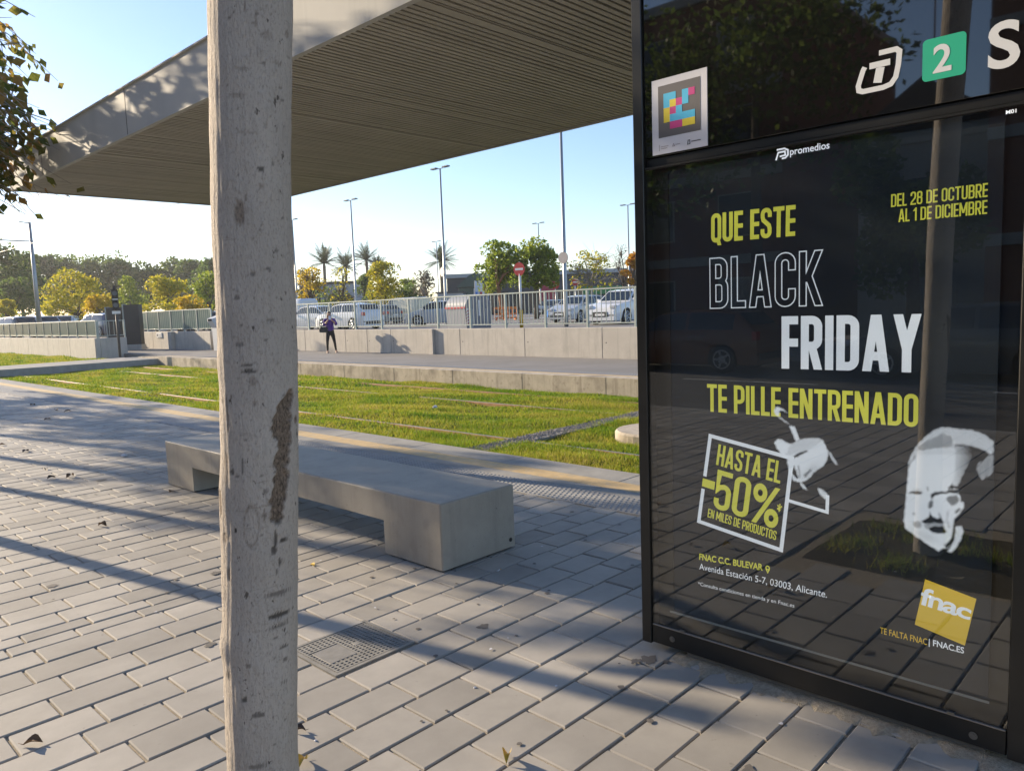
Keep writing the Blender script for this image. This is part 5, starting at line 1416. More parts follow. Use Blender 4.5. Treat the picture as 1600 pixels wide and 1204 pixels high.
def no_entry(px, depth, py_disc, label, r=.30, rz=43.76-35, post=M_whitesign, yellow=True):
    p = far(px, depth, PZ, 480); z = EYE-(py_disc-hor(px))/FOC*depth-PZ
    o = thing('no_entry_sign', label, 'road sign', (p.x, p.y, PZ), R_(rz))
    b = MB(); b.tube([(0, 0, .82 if yellow else 0), (0, 0, z-r*.7)], .055, post, 12); b.tube([(0, 0, z-r*.72), (0, 0, z+r*1.1)], .03, M_pole, 8)
    b.build('post', o, smooth=True)
    if yellow: b = MB(); b.tube([(0, 0, 0), (0, 0, .82)], .085, M_yelpost, 14); b.build('yellow_sleeve', o, smooth=True)
    b = MB(); b.tube([(-.05, 0, z), (-.035, 0, z)], r, M_redsign, 32); d = b.build('disc', o)
    b = MB(); b.box((-.054, -r*.72, z-r*.16), (-.0505, r*.72, z+r*.16), M_whitesign); b.build('white_bar', d)
    return o
no_entry(814, 34.5, 421, 'no-entry sign on a white post with a yellow base behind the railing')
no_entry(764, 66, 452, 'small distant no-entry sign left of the orange barriers', .34, 43.76, M_pole, False)
no_entry(869, 70, 446, 'small distant no-entry sign above the blue crate', .34, 43.76, M_pole, False)
no_entry(900, 66, 441, 'small distant no-entry sign right of the nearest lamp post', .30, 43.76, M_pole, False)
no_entry(989, 66, 434, 'small distant no-entry sign in front of the orange tree at the totem edge', .34, 43.76, M_pole, False)
# rubbish container with barrel lid
p = far(733, 36, PZ, 500)
o = thing('rubbish_container', 'big grey rubbish container with a rounded lid standing behind the railing', 'container', (p.x, p.y, PZ), 0)
HC = 1.62; Wc = .86; Lc = .66
arcp = [(Wc*math.cos(a), 1.02+.60*math.sin(a)) for a in np.linspace(0, math.pi, 17)]
b = MB(); b.prism([(-Wc*.90, .0), (Wc*.90, .0), (Wc, 1.0), (-Wc, 1.0)], 'y', -Lc, Lc, M_bin); b.build('body', o)
b = MB(); b.prism([(Wc*1.0, 1.0)]+arcp[1:-1]+[(-Wc*1.0, 1.0)], 'y', -Lc-.01, Lc+.01, M_bin); b.build('lid', o)
b = MB(); b.prism([(Wc*.86, .05), (Wc*.96, 1.0)]+[(.96*x, z-.03) for x, z in arcp[1:-1]]+[(-Wc*.96, 1.0), (-Wc*.86, .05)], 'y', -Lc-.035, -Lc-.012, M_bin_shade); b.build('shaded_end', o)  # end face away from the sun, its shade held in the darker grey
b = MB(); b.box((-Wc-.02, -Lc-.03, .98), (-Wc+.0, Lc+.03, 1.06), M_redsign); b.build('red_trim', o)
b = MB(); b.box((-.03, -Lc-.045, .62), (.05, -Lc-.037, 1.35), M_whitesign); b.build('white_tag', o)
b = MB()
for k in range(5): b.prism([(-Wc+.05, .22+k*.14), (-Wc+.17, .28+k*.14), (-Wc+.17, .35+k*.14), (-Wc+.05, .29+k*.14)], 'y', -Lc-.042, -Lc-.036, M_redsign)
b.box((-Wc+.05, -Lc-.0385, .2), (-Wc+.17, -Lc-.0355, .98), M_whitesign); b.build('striped_marker', o)
for x in (-Wc*.5, Wc*.5):
    b = MB(); b.box((x-.03, -Lc-.05, .1), (x+.03, -Lc-.036, .95), M_bin); b.build('rib', o)
# orange barriers, blue crate, banners
for k, (px, lb) in enumerate(((783, 'left orange plastic barrier beside the leaning tree trunk'), (797, 'right orange plastic barrier beside the leaning tree trunk'))):
    p = far(px, 58, PZ); o = thing('plastic_barrier', lb, 'barrier', (p.x, p.y, PZ), R_(-50+k*22), 'orange plastic barriers in the car park')
    b = MB(); b.box((-.55, -.03, .12), (.55, .03, .22), M_orange, .01); b.box((-.55, -.03, .42), (.55, .03, .52), M_orange, .01); b.box((-.55, -.03, .82), (.55, .03, 1.0), M_orange, .01)
    for x in (-.52, -.18, .18, .52): b.box((x-.03, -.031, .1), (x+.03, .031, .95), M_orange, .01)
    b.build('frame', o)
    b = MB(); b.box((-.45, -.25, 0), (-.35, .25, .1), M_orange, .02); b.box((.35, -.25, 0), (.45, .25, .1), M_orange, .02); b.build('foot', o)
p = far(868, 62, PZ); b = MB(); b.box((-.7, -.5, .05), (.7, .5, .62), M_blue, .03); b.box((-.74, -.54, .62), (.74, .54, .70), M_blue, .02)
tag(b.build('blue_crate', loc=(p.x, p.y, PZ)), 'blue plastic crate on the car park ground behind the railing', 'crate').rotation_euler.z = R_(-45)
M_ban1 = mat('banner_white', (.65, .68, .75), .7, var=.1)
for px, lb, mt in ((743, 'white feather banner with a blue edge beside the dark green shop', M_ban1), (750, 'white and red feather banner right of the white-blue banner', M_whitesign)):
    p = far(px, 82, PZ); o = thing('feather_banner', lb, 'banner', (p.x, p.y, PZ), R_(-46), 'feather banners by the green shop')
    b = MB(); b.tube([(0, 0, 0), (0, 0, 3.9)], .03, M_pole, 6); b.build('pole', o)
    b = MB(); b.prism([(.03, .9), (.5, 1.0), (.55, 2.6), (.45, 3.5), (.2, 3.85), (.03, 3.9)], 'y', -.012, .012, mt); b.build('flag', o)
    b = MB(); b.prism([(.05, 1.2), (.3, 1.25), (.3, 2.7), (.05, 2.7)], 'y', -.018, -.013, M_blue if mt is M_ban1 else M_redsign); b.build('printed_stripe', o)
p = far(893, 90, PZ)
# wire mast with bracket and overhead wires
mp_ = far(59, 44, 0.0, 480); zt = EYE+(506-350)/FOC*44
o = thing('wire_mast', 'tall tapered steel mast with a bracket arm holding the tram wire, at the left', 'mast', (mp_.x, mp_.y, .3))
b = MB(); b.tube([(0, 0, 0), (0, 0, zt-.3)], [.15, .07], M_pole, 14); b.build('pole', o, smooth=True)
za = EYE+(506-379)/FOC*44-.3
b = MB(); b.tube([(.12, 0, za), (-4.6, 0, za+.05)], .035, M_pole, 8); b.tube([(0, 0, zt-.35), (-.55, 0, zt-.28)], .03, M_pole, 6); b.build('bracket_arm', o)
b = MB(); b.tube([(0, 0, za+.75), (-2.6, 0, za+.08)], .015, M_pole, 6); b.build('stay', o)
M_wire = mat('wire_dark', (.05, .05, .055), .5)
for X_, z_, lb in ((11.4, 5.54, 'thin overhead tram wire sloping down to the mast arm at the left'), (7.4, 5.6, 'thin overhead tram wire nearest the canopy, seen at the left edge')):
    b = MB(); b.tube([(X_, -14, z_), (X_, 14, z_-.12), (X_, 43, z_), (X_, 90, z_)], .011, M_wire, 6)
    tag(b.build('overhead_wire'), lb, 'wire', 'overhead tram wires')

# ================================================================== BUILDINGS IN THE DISTANCE
M_bgreen = mat('shop_dark_green', (.035, .075, .058), .6, var=.12); M_bdark = mat('shop_dark_grey', (.05, .055, .06), .6, var=.15)
M_bpale = mat('pale_cladding', (.42, .43, .44), .6, var=.1); M_bred = mat('poster_red', (.42, .015, .05), .5); M_wdark = mat('window_dark', (.02, .025, .03), .1, spec=.7)
def building(label, px0, px1, depth, h, mt, dep=14, rz=None, name='shop_building'):
    a, c = far(px0, depth, PZ), far(px1, depth, PZ); d = c-a; ang = math.atan2(d.y, d.x)
    o = thing(name, label, 'building', (a.x, a.y, PZ), ang)
    w_ = d.length
    b = MB(); b.box((0, 0, 0), (w_, dep, h), mt, .05); b.build('wall', o)
    return o, w_
o, w_ = building('low dark grey shop with a pale roof band and red poster behind the trees', 700, 1040, 112, 5.4, M_bdark, 20)
b = MB(); b.box((-.2, -.5, 5.42), (w_+.2, 20.3, 6.0), M_bpale, .03); b.build('roof_band', o)
for k in range(14):
    x = w_*(.02+k*.07); b = MB(); b.box((x, -.03, .4), (x+w_*.05, .05, 3.2), M_wdark); b.build('window', o)
b = MB(); b.box((w_*.42, -.16, 1.7), (w_*.495, -.06, 4.6), M_bred); b.box((w_*.43, -.17, .2), (w_*.49, -.06, 1.4), M_whitesign); b.build('red_poster', o)
b = MB(); b.box((w_*.62, -.3, 2.4), (w_*.8, -.05, 3.5), mat('green_awning', (.02, .22, .06), .6)); b.build('green_fascia', o)
o, w_ = building('dark green gabled shop left of the big green tree', 718, 764, 106, 3.9, M_bgreen, 5, name='gabled_shop')
b = MB(); b.prism([(-.3, 3.92), (w_+.3, 3.92), (w_*.62, 6.0), (w_*.34, 5.4)], 'y', -.4, 5.2, M_bgreen); b.build('roof', o)
b = MB(); b.box((w_*.12, -.05, .3), (w_*.9, -.005, 2.6), M_wdark); b.build('window', o)
b = MB(); b.box((w_*.5, -.10, 2.8), (w_*.85, -.02, 3.7), M_bpale); b.build('sign_panel', o)
o, w_ = building('long white low hall beyond the car park, left of the green shop', 684, 724, 98, 3.0, M_bpale, 6, name='low_hall')
b = MB(); b.box((-.2, -.2, 3.02), (w_+.2, 6.2, 3.2), M_bdark); b.build('roof', o)
o, w_ = building('pale low building glimpsed between the yellow trees right of the trunk', 470, 560, 120, 5.5, M_bpale, 12, name='low_hall')
b = MB(); b.box((-.2, -.2, 5.52), (w_+.2, 12.2, 5.9), M_bdark); b.build('roof', o)
for k in range(5): b = MB(); b.box((w_*(.06+k*.19), -.04, 1.2), (w_*(.17+k*.19), -.005, 3.4), M_wdark); b.build('window', o)
# ================================================================== TREES IN THE DISTANCE
LM_dark = leaf_mat('far_leaf_dark_green', [(.064, .109, .026), (.109, .166, .038), (.179, .230, .051)], .55)
LM_mid = leaf_mat('far_leaf_mid_green', [(.115, .179, .018), (.218, .282, .026), (.346, .384, .038)], .55)
LM_yg = leaf_mat('far_leaf_yellow_green', [(.218, .243, .018), (.410, .384, .023), (.589, .474, .032)], .55)
LM_yel = leaf_mat('far_leaf_yellow', [(.333, .256, .015), (.576, .422, .019), (.666, .461, .026)], .55)
LM_or = leaf_mat('far_leaf_orange', [(.384, .179, .015), (.576, .282, .019), (.538, .358, .038)], .55)
LM_grey = leaf_mat('far_leaf_grey_brown', [(.10, .085, .06), (.15, .125, .085), (.2, .17, .1)], .35)
LM_palm = leaf_mat('palm_frond', [(.04, .055, .025), (.07, .085, .035), (.10, .11, .05)], .35)
def quads(P, S, rs):
    n = len(P); a = rs.normal(0, 1, (n, 3)); a /= np.linalg.norm(a, axis=1, keepdims=True)
    c = np.cross(a, rs.normal(0, 1, (n, 3))); c /= np.linalg.norm(c, axis=1, keepdims=True); S = S[:, None]
    V = np.stack([P-a*S*.6, P-c*S*.32, P+a*S*.6, P+c*S*.32], 1)
    F = np.arange(n*4).reshape(-1, 4); return V.reshape(-1, 3), F
def far_tree(label, px, depth, ytop, ybot, wpx, lm, n=2200, leaf=.28, seed=1, bark=None, density=1.0, lean=0.0, limbs=7, name='leafy_tree', group='trees beyond the tram stop', trunk_r=.14, branchy=0.0, base_z=None):
    rs = np.random.default_rng(seed); bark = bark or M_bark
    p = far(px, depth, PZ if base_z is None else base_z); sc = depth/FOC
    zt = EYE+(hor(px)-ytop)*sc-p.z+.3; zb = max(.4, EYE+(hor(px)-ybot)*sc-p.z); w_ = wpx*sc/2
    o = thing(name, label, 'tree', p, 0, group)
    H = zt-zb
    cl = []
    for i in range(int(12*density)+8):
        a = rs.uniform(0, 2*math.pi); f = math.sqrt(rs.uniform(0, 1)); zz = rs.uniform(.10, .93)
        env = math.sin(math.pi*min(1, .22+zz*.72))**.8
        r = w_*rs.uniform(.26, .44)
        cl.append((math.cos(a)*f*(w_-r*.8)*env, math.sin(a)*f*(w_-r*.8)*env, zb+H*zz, r, min(H*.26, r*rs.uniform(.6, .95))))
    cl.append((0, 0, zt-H*.16, w_*.4, H*.16))
    P = []
    per = n//len(cl)
    for (x, y, z, r, h) in cl:
        d = rs.normal(0, 1, (per, 3)); d /= np.linalg.norm(d, axis=1, keepdims=True); q = rs.uniform(.35, 1.08, (per, 1))**.5
        pp = d*q*np.array([r, r, h])+np.array([x, y, z])
        P.append(pp)
    P = np.concatenate(P)
    g = np.sin(P[:, 0]*2.6/w_*2.2+seed)+np.sin(P[:, 1]*2.3/w_*2.2+seed*2)+np.sin(P[:, 2]*3.1/w_*2.2+seed*3)
    P = P[(g > -1.0) | (rs.uniform(0, 1, len(P)) < .22)]
    P = P[P[:, 2] > zb*.8]
    V, F = quads(P, leaf*rs.uniform(.6, 1.3, len(P)), rs)
    np_mesh('crown', V, F, lm, o, False, {'rnd': np.repeat(rs.uniform(0, 1, len(P)), 4)})
    b = MB(); fork = zb+H*.12
    b.tube([(0, 0, -.02), (lean*.3, 0, fork*.4), (lean, 0, fork)], [trunk_r*1.2, trunk_r, trunk_r*.85], bark, 9)
    for (x, y, z, r, h) in cl[:limbs]:
        b.tube([(lean, 0, fork-.1), (lean+(x-lean)*.4+rs.normal(0, .1), y*.4, fork+(z-fork)*.55), (x, y, z)], [trunk_r*.6, trunk_r*.38, trunk_r*.12], bark, 6)
        if branchy:
            for _ in range(int(branchy)):
                q = np.array([x, y, z])+rs.normal(0, 1, 3)*np.array([r, r, h])*.9+np.array([0, 0, h*.4])
                b.tube([(x*.7+lean*.3, y*.7, fork+(z-fork)*.75), tuple((np.array([x, y, z])+q)/2+rs.normal(0, .12, 3)), tuple(q)], [trunk_r*.16, trunk_r*.1, trunk_r*.05], bark, 4, False)
    b.build('trunk', o, smooth=True)
    return o
# the dark belt at the left, each tree its own
BELT = [(8, 78, 393, 492, 70, LM_dark, 'big dark tree standing highest at the left edge'), (38, 84, 409, 490, 60, LM_dark, 'dark tree behind the wire mast'),
        (78, 120, 408, 480, 62, LM_dark, 'far dark tree right of the wire mast, flat-topped'), (112, 124, 409, 478, 62, LM_dark, 'far dark tree above the left half of the yellow tree'),
        (150, 122, 415, 478, 60, LM_dark, 'far dark tree above the tram signal'), (190, 126, 411, 478, 66, LM_dark, 'far dark tree above the dark slabs'),
        (232, 124, 418, 480, 62, LM_dark, 'far dark tree above the short railing'), (270, 126, 415, 480, 62, LM_dark, 'far dark tree midway between the slabs and the trunk'),
        (308, 124, 417, 480, 60, LM_dark, 'far dark tree nearing the near trunk from the left'), (345, 110, 414, 485, 66, LM_dark, 'dark tree cut by the left edge of the near trunk'), (385, 118, 414, 485, 70, LM_dark, 'far dark tree behind the near trunk'),
        (425, 122, 420, 485, 60, LM_dark, 'far dark tree behind the right half of the near trunk')]
for i, (px, dp, yt, yb, wp_, lm, lb) in enumerate(BELT):
    far_tree(lb, px, dp, yt-5, 485, wp_*1.5, lm, 6500, .5 if dp > 100 else .36, 100+i, density=2.2, group='dark tree belt at the left', trunk_r=.2)
far_tree('dark shrubby tree filling the gap below the mast at the left edge', 22, 70, 440, 500, 80, LM_dark, 2200, .3, 61)
far_tree('small yellow-green tree low at the left edge', 14, 62, 472, 500, 34, LM_yg, 900, .22, 62)
far_tree('wide yellow and olive tree left of the tram signal', 122, 60, 431, 500, 104, LM_yg, 4200, .22, 63, density=1.3)
far_tree('bright yellow low tree behind the tram signal', 160, 56, 466, 500, 60, LM_yel, 1300, .2, 64)
far_tree('mid green tree behind the dark slabs', 205, 80, 436, 495, 66, LM_mid, 2200, .28, 65)
far_tree('olive green wide tree above the short railing', 262, 62, 440, 492, 86, LM_yg, 3400, .22, 66, density=1.2)
far_tree('small orange-yellow bush tree behind the short railing', 300, 57, 466, 495, 60, LM_yel, 1300, .2, 67)
far_tree('mid green tree just left of the near trunk', 328, 70, 428, 490, 56, LM_mid, 2200, .25, 68)
# right of the near trunk
far_tree('yellow tree with dark forked branches right of the near trunk', 487, 66, 425, 478, 62, LM_yel, 1400, .22, 69, density=.8, branchy=5, limbs=9)
far_tree('nearly leafless tree with spreading dark branches under the palms', 536, 66, 425, 480, 56, LM_yg, 340, .2, 70, branchy=9, limbs=11)
far_tree('dark green tree low behind the second lamp post', 572, 92, 432, 475, 40, LM_dark, 1400, .3, 71)
far_tree('round yellow-green tree between two lamp posts', 602, 72, 415, 474, 70, LM_yg, 4200, .22, 72, density=1.4)
far_tree('small mid green tree right of the round yellow-green tree', 638, 88, 440, 474, 42, LM_mid, 1300, .28, 73)
far_tree('grey leafless tree with a pale trunk', 664, 74, 428, 472, 44, LM_grey, 700, .2, 74, M_bark2, branchy=8, limbs=9)
far_tree('hazy brown bare tree left of the third lamp post', 474, 100, 420, 470, 40, LM_grey, 500, .24, 75, branchy=7)
far_tree('large bright green tree with a reddish leaning trunk right of the container', 786, 60, 384, 452, 96, LM_mid, 5200, .23, 76, mat('red_bark', (.26, .13, .07), .85, var=.3), 1.5, -.5, 9, trunk_r=.17)
far_tree('green tree with a dark straight trunk behind the no-entry sign', 838, 58, 386, 450, 92, LM_mid, 4800, .23, 77, None, 1.4, 0, 9, trunk_r=.17)
far_tree('sparse half bare tree with yellow leaves right of the nearest lamp post', 925, 58, 396, 452, 88, LM_yg, 900, .2, 78, M_bark2, .9, branchy=13, limbs=11)
far_tree('orange leaved tree at the edge of the totem', 992, 56, 402, 450, 44, LM_or, 1700, .2, 79, branchy=4)
far_tree('bare twiggy tree behind the orange tree', 975, 74, 388, 455, 50, LM_grey, 260, .18, 80, branchy=10, limbs=10)
far_tree('dark tree behind the yellow tree right of the near trunk', 452, 98, 432, 480, 44, LM_dark, 1300, .32, 81)
far_tree('far dark green tree above the roof of the dark shop', 905, 130, 432, 475, 60, LM_dark, 1500, .4, 82)
def palm(px, depth, py, wpx, label, seed):
    rs = np.random.default_rng(seed); p = far(px, depth, PZ); z = EYE+(hor(px)-py)*depth/FOC-PZ; Rr = wpx*depth/FOC/2*1.65
    o = thing('palm_tree', label, 'palm tree', p, rs.uniform(0, 6), 'palm trees on the skyline')
    b = MB(); b.tube([(0, 0, 0), (.05, 0, z*.5), (0, 0, z-.5), (0, 0, z+.1)], [.30, .22, .24, .12], M_palmbark, 10); b.build('trunk', o, smooth=True)
    V = []; F = []; n = 0
    for i in range(40):
        a = rs.uniform(0, 2*math.pi); e_ = rs.uniform(-.35, 1.35); ln = Rr*rs.uniform(1.0, 1.3)
        d = np.array([math.cos(a)*math.cos(e_), math.sin(a)*math.cos(e_), math.sin(e_)]); pt = np.array([0, 0, z]); pts = []
        for k in range(9):
            pts.append(pt.copy()); pt = pt+d*ln/8; d = d+np.array([0, 0, -.085]); d /= np.linalg.norm(d)
        for k in range(1, 9):
            ax = pts[k]-pts[k-1]; ax /= np.linalg.norm(ax); sd_ = np.cross(ax, [0, 0, 1.0]); sd_ /= np.linalg.norm(sd_)+1e-6
            for fr in (0.0, .5):
                q = pts[k-1]*(1-fr)+pts[k]*fr; l2 = Rr*.26*math.sin(math.pi*min(.97, .12+k/10))
                for sg in (1, -1):
                    tip = q+(sd_*sg*.8+ax*.7+np.array([0, 0, -.25]))*l2
                    V += [q-ax*.075, q+ax*.075, tip]; F.append((n, n+1, n+2)); n += 3
            V += [pts[k-1]+sd_*.03, pts[k-1]-sd_*.03, pts[k]]; F.append((n, n+1, n+2)); n += 3
    np_mesh('crown', np.array(V), F, LM_palm, o, False, {'rnd': np.repeat(rs.uniform(0, 1, len(F)), 3)})
palm(511, 118, 412, 36, 'tallest palm tree, first right of the near trunk', 1)
palm(544, 122, 417, 34, 'palm tree close against the second lamp post', 2)
palm(577, 126, 407, 32, 'palm tree above the round yellow-green tree, on its left', 3)
palm(595, 128, 420, 24, 'small palm crown peeping over the round yellow-green tree', 4)
palm(692, 112, 409, 36, 'palm tree behind the tallest full-length lamp post', 5)
# low shrubs along the far railing line
for k, (px, dp, lb) in enumerate(((440, 75, 'dark shrub row behind the white van'), (650, 84, 'dark shrub under the grey leafless tree'), (600, 84, 'dark shrub under the round yellow-green tree'), (520, 84, 'dark shrub behind the white saloon'))):
    far_tree(lb, px, dp, 452, 486, 80, LM_dark, 1500, .28, 90+k, name='shrub', group='shrubs behind the parked cars', trunk_r=.06)

# ================================================================== LITTER AND FALLEN LEAVES
LEAFM = [mat('dry_leaf_brown', (.16, .085, .035), .7, var=.3, vscale=40), mat('dry_leaf_yellow', (.60, .40, .05), .55, var=.2, vscale=40), mat('dry_leaf_dark', (.07, .045, .03), .7, var=.3, vscale=40)]
def dry_leaf(px, py, size, kind, label, seed, curl=.5):
    rs = np.random.default_rng(seed); p = gz(px, py)
    b = MB(); vs = []; fs = []; n = 6
    for i in range(n+1):
        t_ = i/n; wd = math.sin(math.pi*min(.98, t_*.92+.06))*.32*size
        for j in (-1, -.4, .4, 1):
            y = j*wd; z = .004+abs(j)**1.5*wd*curl*1.2+math.sin(t_*3)*size*.16*curl+rs.normal(0, size*.02)
            vs.append(((t_-.5)*size, y, max(.001, z)))
    for i in range(n):
        for j in range(3): fs.append((i*4+j, i*4+j+1, (i+1)*4+j+1, (i+1)*4+j))
    b.add(vs, fs, LEAFM[kind])
    b.tube([(-size*.5, 0, .005), (-size*.8, size*.07, .010)], [.0014, .0008], LEAFM[kind], 5)
    o = tag(b.build('fallen_leaf', smooth=True, loc=(p[0], p[1], .0005), recalc=False), label, 'leaf', 'fallen leaves on the paving'); o.rotation_euler.z = rs.uniform(0, 6.28)
    return o
for i, a in enumerate(((52, 1163, .07, 0, 'largest curled brown leaf near the bottom left corner of the paving', .75), (793, 1188, .055, 1, 'curled golden leaf standing up on a paving joint near the bottom', 1.6),
          (468, 1143, .045, 2, 'small dark leaf beside the foot of the near trunk, upper one', 1.0), (473, 1194, .055, 1, 'yellow and dark leaf at the bottom right edge of the near trunk', 1.2),
          (488, 883, .05, 1, 'tiny yellow leaf on the paving between trunk and bench', .4), (160, 822, .075, 0, 'brown leaf lying at the edge of the broad shadow left of the trunk', .9),
          (80, 748, .085, 2, 'dark leaf left of the trunk, in the row of three nearest the camera, middle one', .8), (110, 745, .10, 0, 'wide brown leaf right beside the dark one left of the trunk', .7), (72, 734, .06, 2, 'small dark leaf just above the two brown leaves left of the trunk', .8),
          (40, 706, .10, 2, 'dark flat leaf on the paving left edge, third from the left side', .6), (3, 696, .08, 0, 'brown leaf cut by the left picture edge', .7), (74, 656, .12, 2, 'dark leaf far out on the paving left of the bench', .5),
          (88, 641, .12, 0, 'brown leaf in the far pair on the paving, left one', .5), (106, 643, .12, 2, 'dark leaf in the far pair on the paving, right one', .5), (51, 633, .13, 2, 'most distant dark leaf on the paving', .5), (268, 768, .07, 0, 'brown leaf under the left foot of the bench', .5))):
    dry_leaf(*a[:5], 300+i, a[5])
def crumple(px, py, s, mt, name, label, cat, z=0.0, seed=1, group=None):
    rs = np.random.default_rng(seed); p = gz(px, py, z); bm = bmesh.new(); bmesh.ops.create_icosphere(bm, subdivisions=2, radius=s)
    for v in bm.verts: v.co = Vector((v.co.x*rs.uniform(.6, 1.3), v.co.y*rs.uniform(.6, 1.2), max(-.0, (v.co.z*.55+s*.4)*rs.uniform(.5, 1.2))))
    me = bpy.data.meshes.new(name); bm.to_mesh(me); bm.free(); me.materials.append(mt); o = link(name, me, None, (p[0], p[1], z)); return tag(o, label, cat, group)
crumple(194, 713, .035, M_paper, 'crumpled_paper', 'crumpled pale paper on the paving left of the bench', 'litter', 0, 1)
crumple(680, 637, .055, M_paper, 'paper_scrap', 'white paper scrap lying in the track grass', 'litter', GZ+.05, 2)
crumple(302, 573, .20, M_plastic, 'black_bag', 'black rubbish bag lying against the far platform kerb', 'litter', GZ, 3)
crumple(312, 574, .14, M_paper, 'white_paper', 'white paper beside the black rubbish bag at the far kerb', 'litter', GZ, 4)
crumple(742, 1074, .007, M_paper, 'pebble', 'tiny white pebble in a paving joint near the totem', 'pebble', 0, 5)
crumple(493, 1157, .006, M_paper, 'pebble', 'tiny white crumb just below the small dark leaf by the trunk', 'pebble', 0, 6)
crumple(587, 549, .11, M_paper, 'white_bag', 'small white bag on the ground at the foot of the long concrete wall', 'litter', 0, 7)
b = MB(); p = gz(777, 893); b.tube([(0, 0, .004), (.028, .006, .004)], .0038, M_paper, 10); b.tube([(.0281, .006, .004), (.04, .0087, .004)], .0039, mat('filter_tan', (.45, .28, .13), .8), 10)
tag(b.build('cigarette_butt', loc=(p[0], p[1], .001)), 'cigarette butt on the shaded paving right of the bench', 'cigarette butt')
# dark gum spots pressed into the paving
M_gum = mat('gum_dark', (.13, .118, .108), .8, var=.2, vscale=60)
b = MB()
for _ in range(95):
    x, y = rng.uniform(1.2, 4.5), rng.uniform(-1, 8); r = rng.uniform(.006, .019)
    if any(q[0]-.05 < x < q[1]+.05 and q[2]-.05 < y < q[3]+.05 for q in PITS): continue
    if X0-.05 < x < X1+.05 and y > 3.4: continue
    k = rng.integers(9, 14); vs = [(x+r*rng.uniform(.75, 1.2)*math.cos(a), y+r*rng.uniform(.75, 1.2)*math.sin(a), .0042) for a in np.linspace(0, 2*math.pi, k+1)[:-1]]
    b.add(vs+[(x, y, .0046)], [(i, (i+1) % k, k) for i in range(k)], M_gum)
for (x, y, r) in ((2.77, 1.86, .045), (2.72, 1.90, .028), (2.80, 1.79, .02), (2.30, 1.15, .03), (1.55, 3.6, .03), (2.55, 2.7, .035), (2.05, 4.6, .04), (1.3, 5.2, .035), (2.6, 8.3, .05), (3.9, 3.9, .04)):
    k = 16; vs = [(x+r*rng.uniform(.55, 1.3)*math.cos(a), y+r*.8*rng.uniform(.55, 1.3)*math.sin(a), .0042) for a in np.linspace(0, 2*math.pi, k+1)[:-1]]
    b.add(vs+[(x, y, .0045)], [(i, (i+1) % k, k) for i in range(k)], M_gum)
struct(b.build('gum_spots'), 'stuff')
b = MB()
for _ in range(46):
    x, y = rng.uniform(1.0, 4.4), rng.uniform(-.5, 7); r = rng.uniform(.003, .009)
    if X0-.05 < x < X1+.05 and y > 3.4: continue
    k = 9; vs = [(x+r*rng.uniform(.5, 1.4)*math.cos(a), y+r*rng.uniform(.5, 1.4)*math.sin(a), .0048) for a in np.linspace(0, 2*math.pi, k+1)[:-1]]
    b.add(vs+[(x, y, .0052)], [(i, (i+1) % k, k) for i in range(k)], M_paper)
struct(b.build('bird_droppings'), 'stuff')

# ================================================================== THE STREET BEHIND THE CAMERA (mirrored in the totem glass)
M_brick = mat('dark_red_brick', (.17, .07, .045), .85, var=.2, vscale=5, bump=.3, bscale=30)
M_rend = mat('grey_render', (.30, .30, .29), .85, var=.1)
M_shut = mat('roller_shutter', (.22, .21, .2), .6, var=.1)
def block(label, y0, y1, x, h, mt, floors, name='apartment_building', low=False):
    o = thing(name, label, 'building', (x, y0, 0))
    w_ = y1-y0; b = MB(); b.box((-12, 0, -.1), (0, w_, h), mt, .03); b.build('wall', o)
    b = MB(); b.box((-12.1, -.1, h+.002), (.15, w_+.1, h+.4), M_rend, .03); b.build('parapet', o)
    if not low:
        b = MB()
        for f in range(1, floors): b.box((.001, 0, f*3.1-.2), (.12, w_, f*3.1+.15), M_rend, .01)
        b.build('floor_bands', o)
        for f in range(floors):
            k = 0; yy = 1.0
            while yy < w_-1.6:
                b = MB(); b.box((.002, yy, f*3.1+.8), (.05, yy+1.5, f*3.1+2.4), M_rend); wo = b.build('window', o)
                b = MB(); b.box((.051, yy+.06, f*3.1+.86), (.056, yy+1.44, f*3.1+2.34), M_wdark if (k+f) % 3 else M_shut); b.build('pane', wo)
                yy += 3.4; k += 1
    return o
block('dark red brick apartment block across the street, mirrored at the right of the totem', -16, 5.7, -21, 15.5, M_brick, 5)
block('brick apartment block with grey floor bands mirrored at the left of the totem header', 12.0, 44, -21, 12.6, M_brick, 4)
o = block('pale low house with a pitched roof between the two brick blocks', 5.9, 10.1, -23, 6.6, M_rend, 2, 'terraced_house')
b = MB(); b.prism([(-.3, 7.05), (4.5, 7.05), (2.1, 8.7)], 'x', -12.2, .3, mat('slate_roof', (.12, .11, .11), .8)); b.build('roof', o)
b = MB(); b.tube([(-1, 2.1, 8.6), (-1, 2.1, 12.0)], .03, M_pole, 6); b.tube([(-1, 1.5, 11.6), (-1, 2.7, 11.6)], .015, M_pole, 5); b.build('aerial', o)
make_car('dark orange car parked across the street, mirrored in the totem glass', (-11.6, 10.2, -.138), R_(90), paint('dark_orange', (.16, .05, .015)), 'hatch', group='cars parked across the street', plate=False)
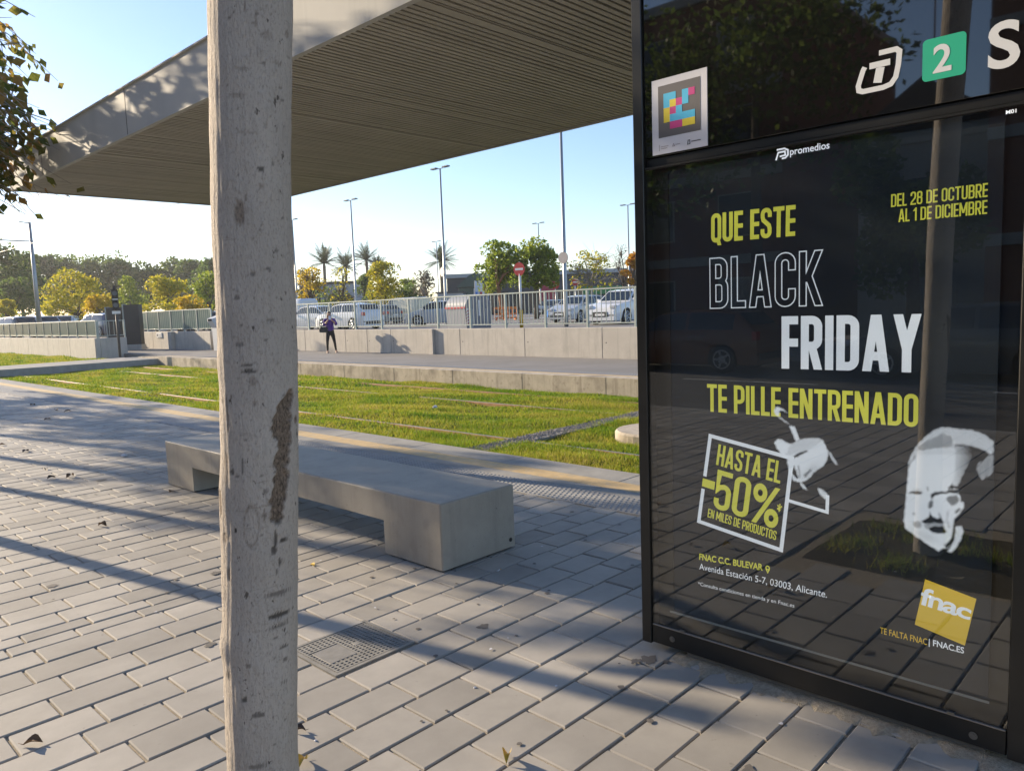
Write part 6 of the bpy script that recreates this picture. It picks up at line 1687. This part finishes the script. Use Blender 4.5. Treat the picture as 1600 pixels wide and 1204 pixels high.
make_car('black car parked behind the dark orange one across the street', (-11.6, 4.0, -.138), R_(90), dkgrey, 'hatch', group='cars parked across the street', plate=False)
def street_far_tree(x, y, h, w_, seed, label):
    rs = np.random.default_rng(seed); o = thing('leafy_tree', label, 'tree', (x, y, -.02), 0, 'trees across the street')
    P = []
    for i in range(16):
        c = rs.normal(0, 1, 3)*np.array([w_*.42, w_*.42, h*.17])+np.array([0, 0, h*.66]); d = rs.normal(0, 1, (260, 3)); d /= np.linalg.norm(d, axis=1, keepdims=True)
        P.append(c+d*rs.uniform(.3, 1, (260, 1))**.5*np.array([w_*.34, w_*.34, h*.12]))
    P = np.concatenate(P); V, F = quads(P, .22*rs.uniform(.6, 1.3, len(P)), rs)
    np_mesh('crown', V, F, LM_dark, o, False, {'rnd': np.repeat(rs.uniform(0, 1, len(P)), 4)})
    b = MB(); b.tube([(0, 0, 0), (.1, 0, h*.3), (0, .1, h*.7)], [.2, .16, .06], M_bark, 10); b.build('trunk', o, smooth=True)
for i, (x, y, h, w_, lb) in enumerate(((-16.2, 10.6, 13, 4.8, 'tall dark tree across the street, mirrored across the middle of the header'), (-16.4, 16.0, 11.5, 4.6, 'dark tree across the street, mirrored at the left of the header'), (-16.0, 6.2, 5.6, 2.2, 'small dark tree in front of the red brick block across the street'), (-16.3, 25.5, 10.5, 4.6, 'dark tree across the street beside the far end of the brick block'))):
    street_far_tree(x, y, h, w_, 500+i, lb)

# ================================================================== AIR
b = MB(); b.box((-40, -60, -1.7), (170, 210, 16.5), M_dark)
hz_ = b.build('haze'); struct(hz_, 'stuff')
M_haze = bpy.data.materials.new('haze_air'); M_haze.use_nodes = True
t_ = M_haze.node_tree; t_.nodes.remove(t_.nodes['Principled BSDF'])
pv = t_.nodes.new('ShaderNodeVolumePrincipled'); pv.inputs['Color'].default_value = (.92, .94, .98, 1); pv.inputs['Density'].default_value = .00042; pv.inputs['Anisotropy'].default_value = .55
t_.links.new(pv.outputs[0], t_.nodes['Material Output'].inputs['Volume'])
hz_.data.materials.clear(); hz_.data.materials.append(M_haze)
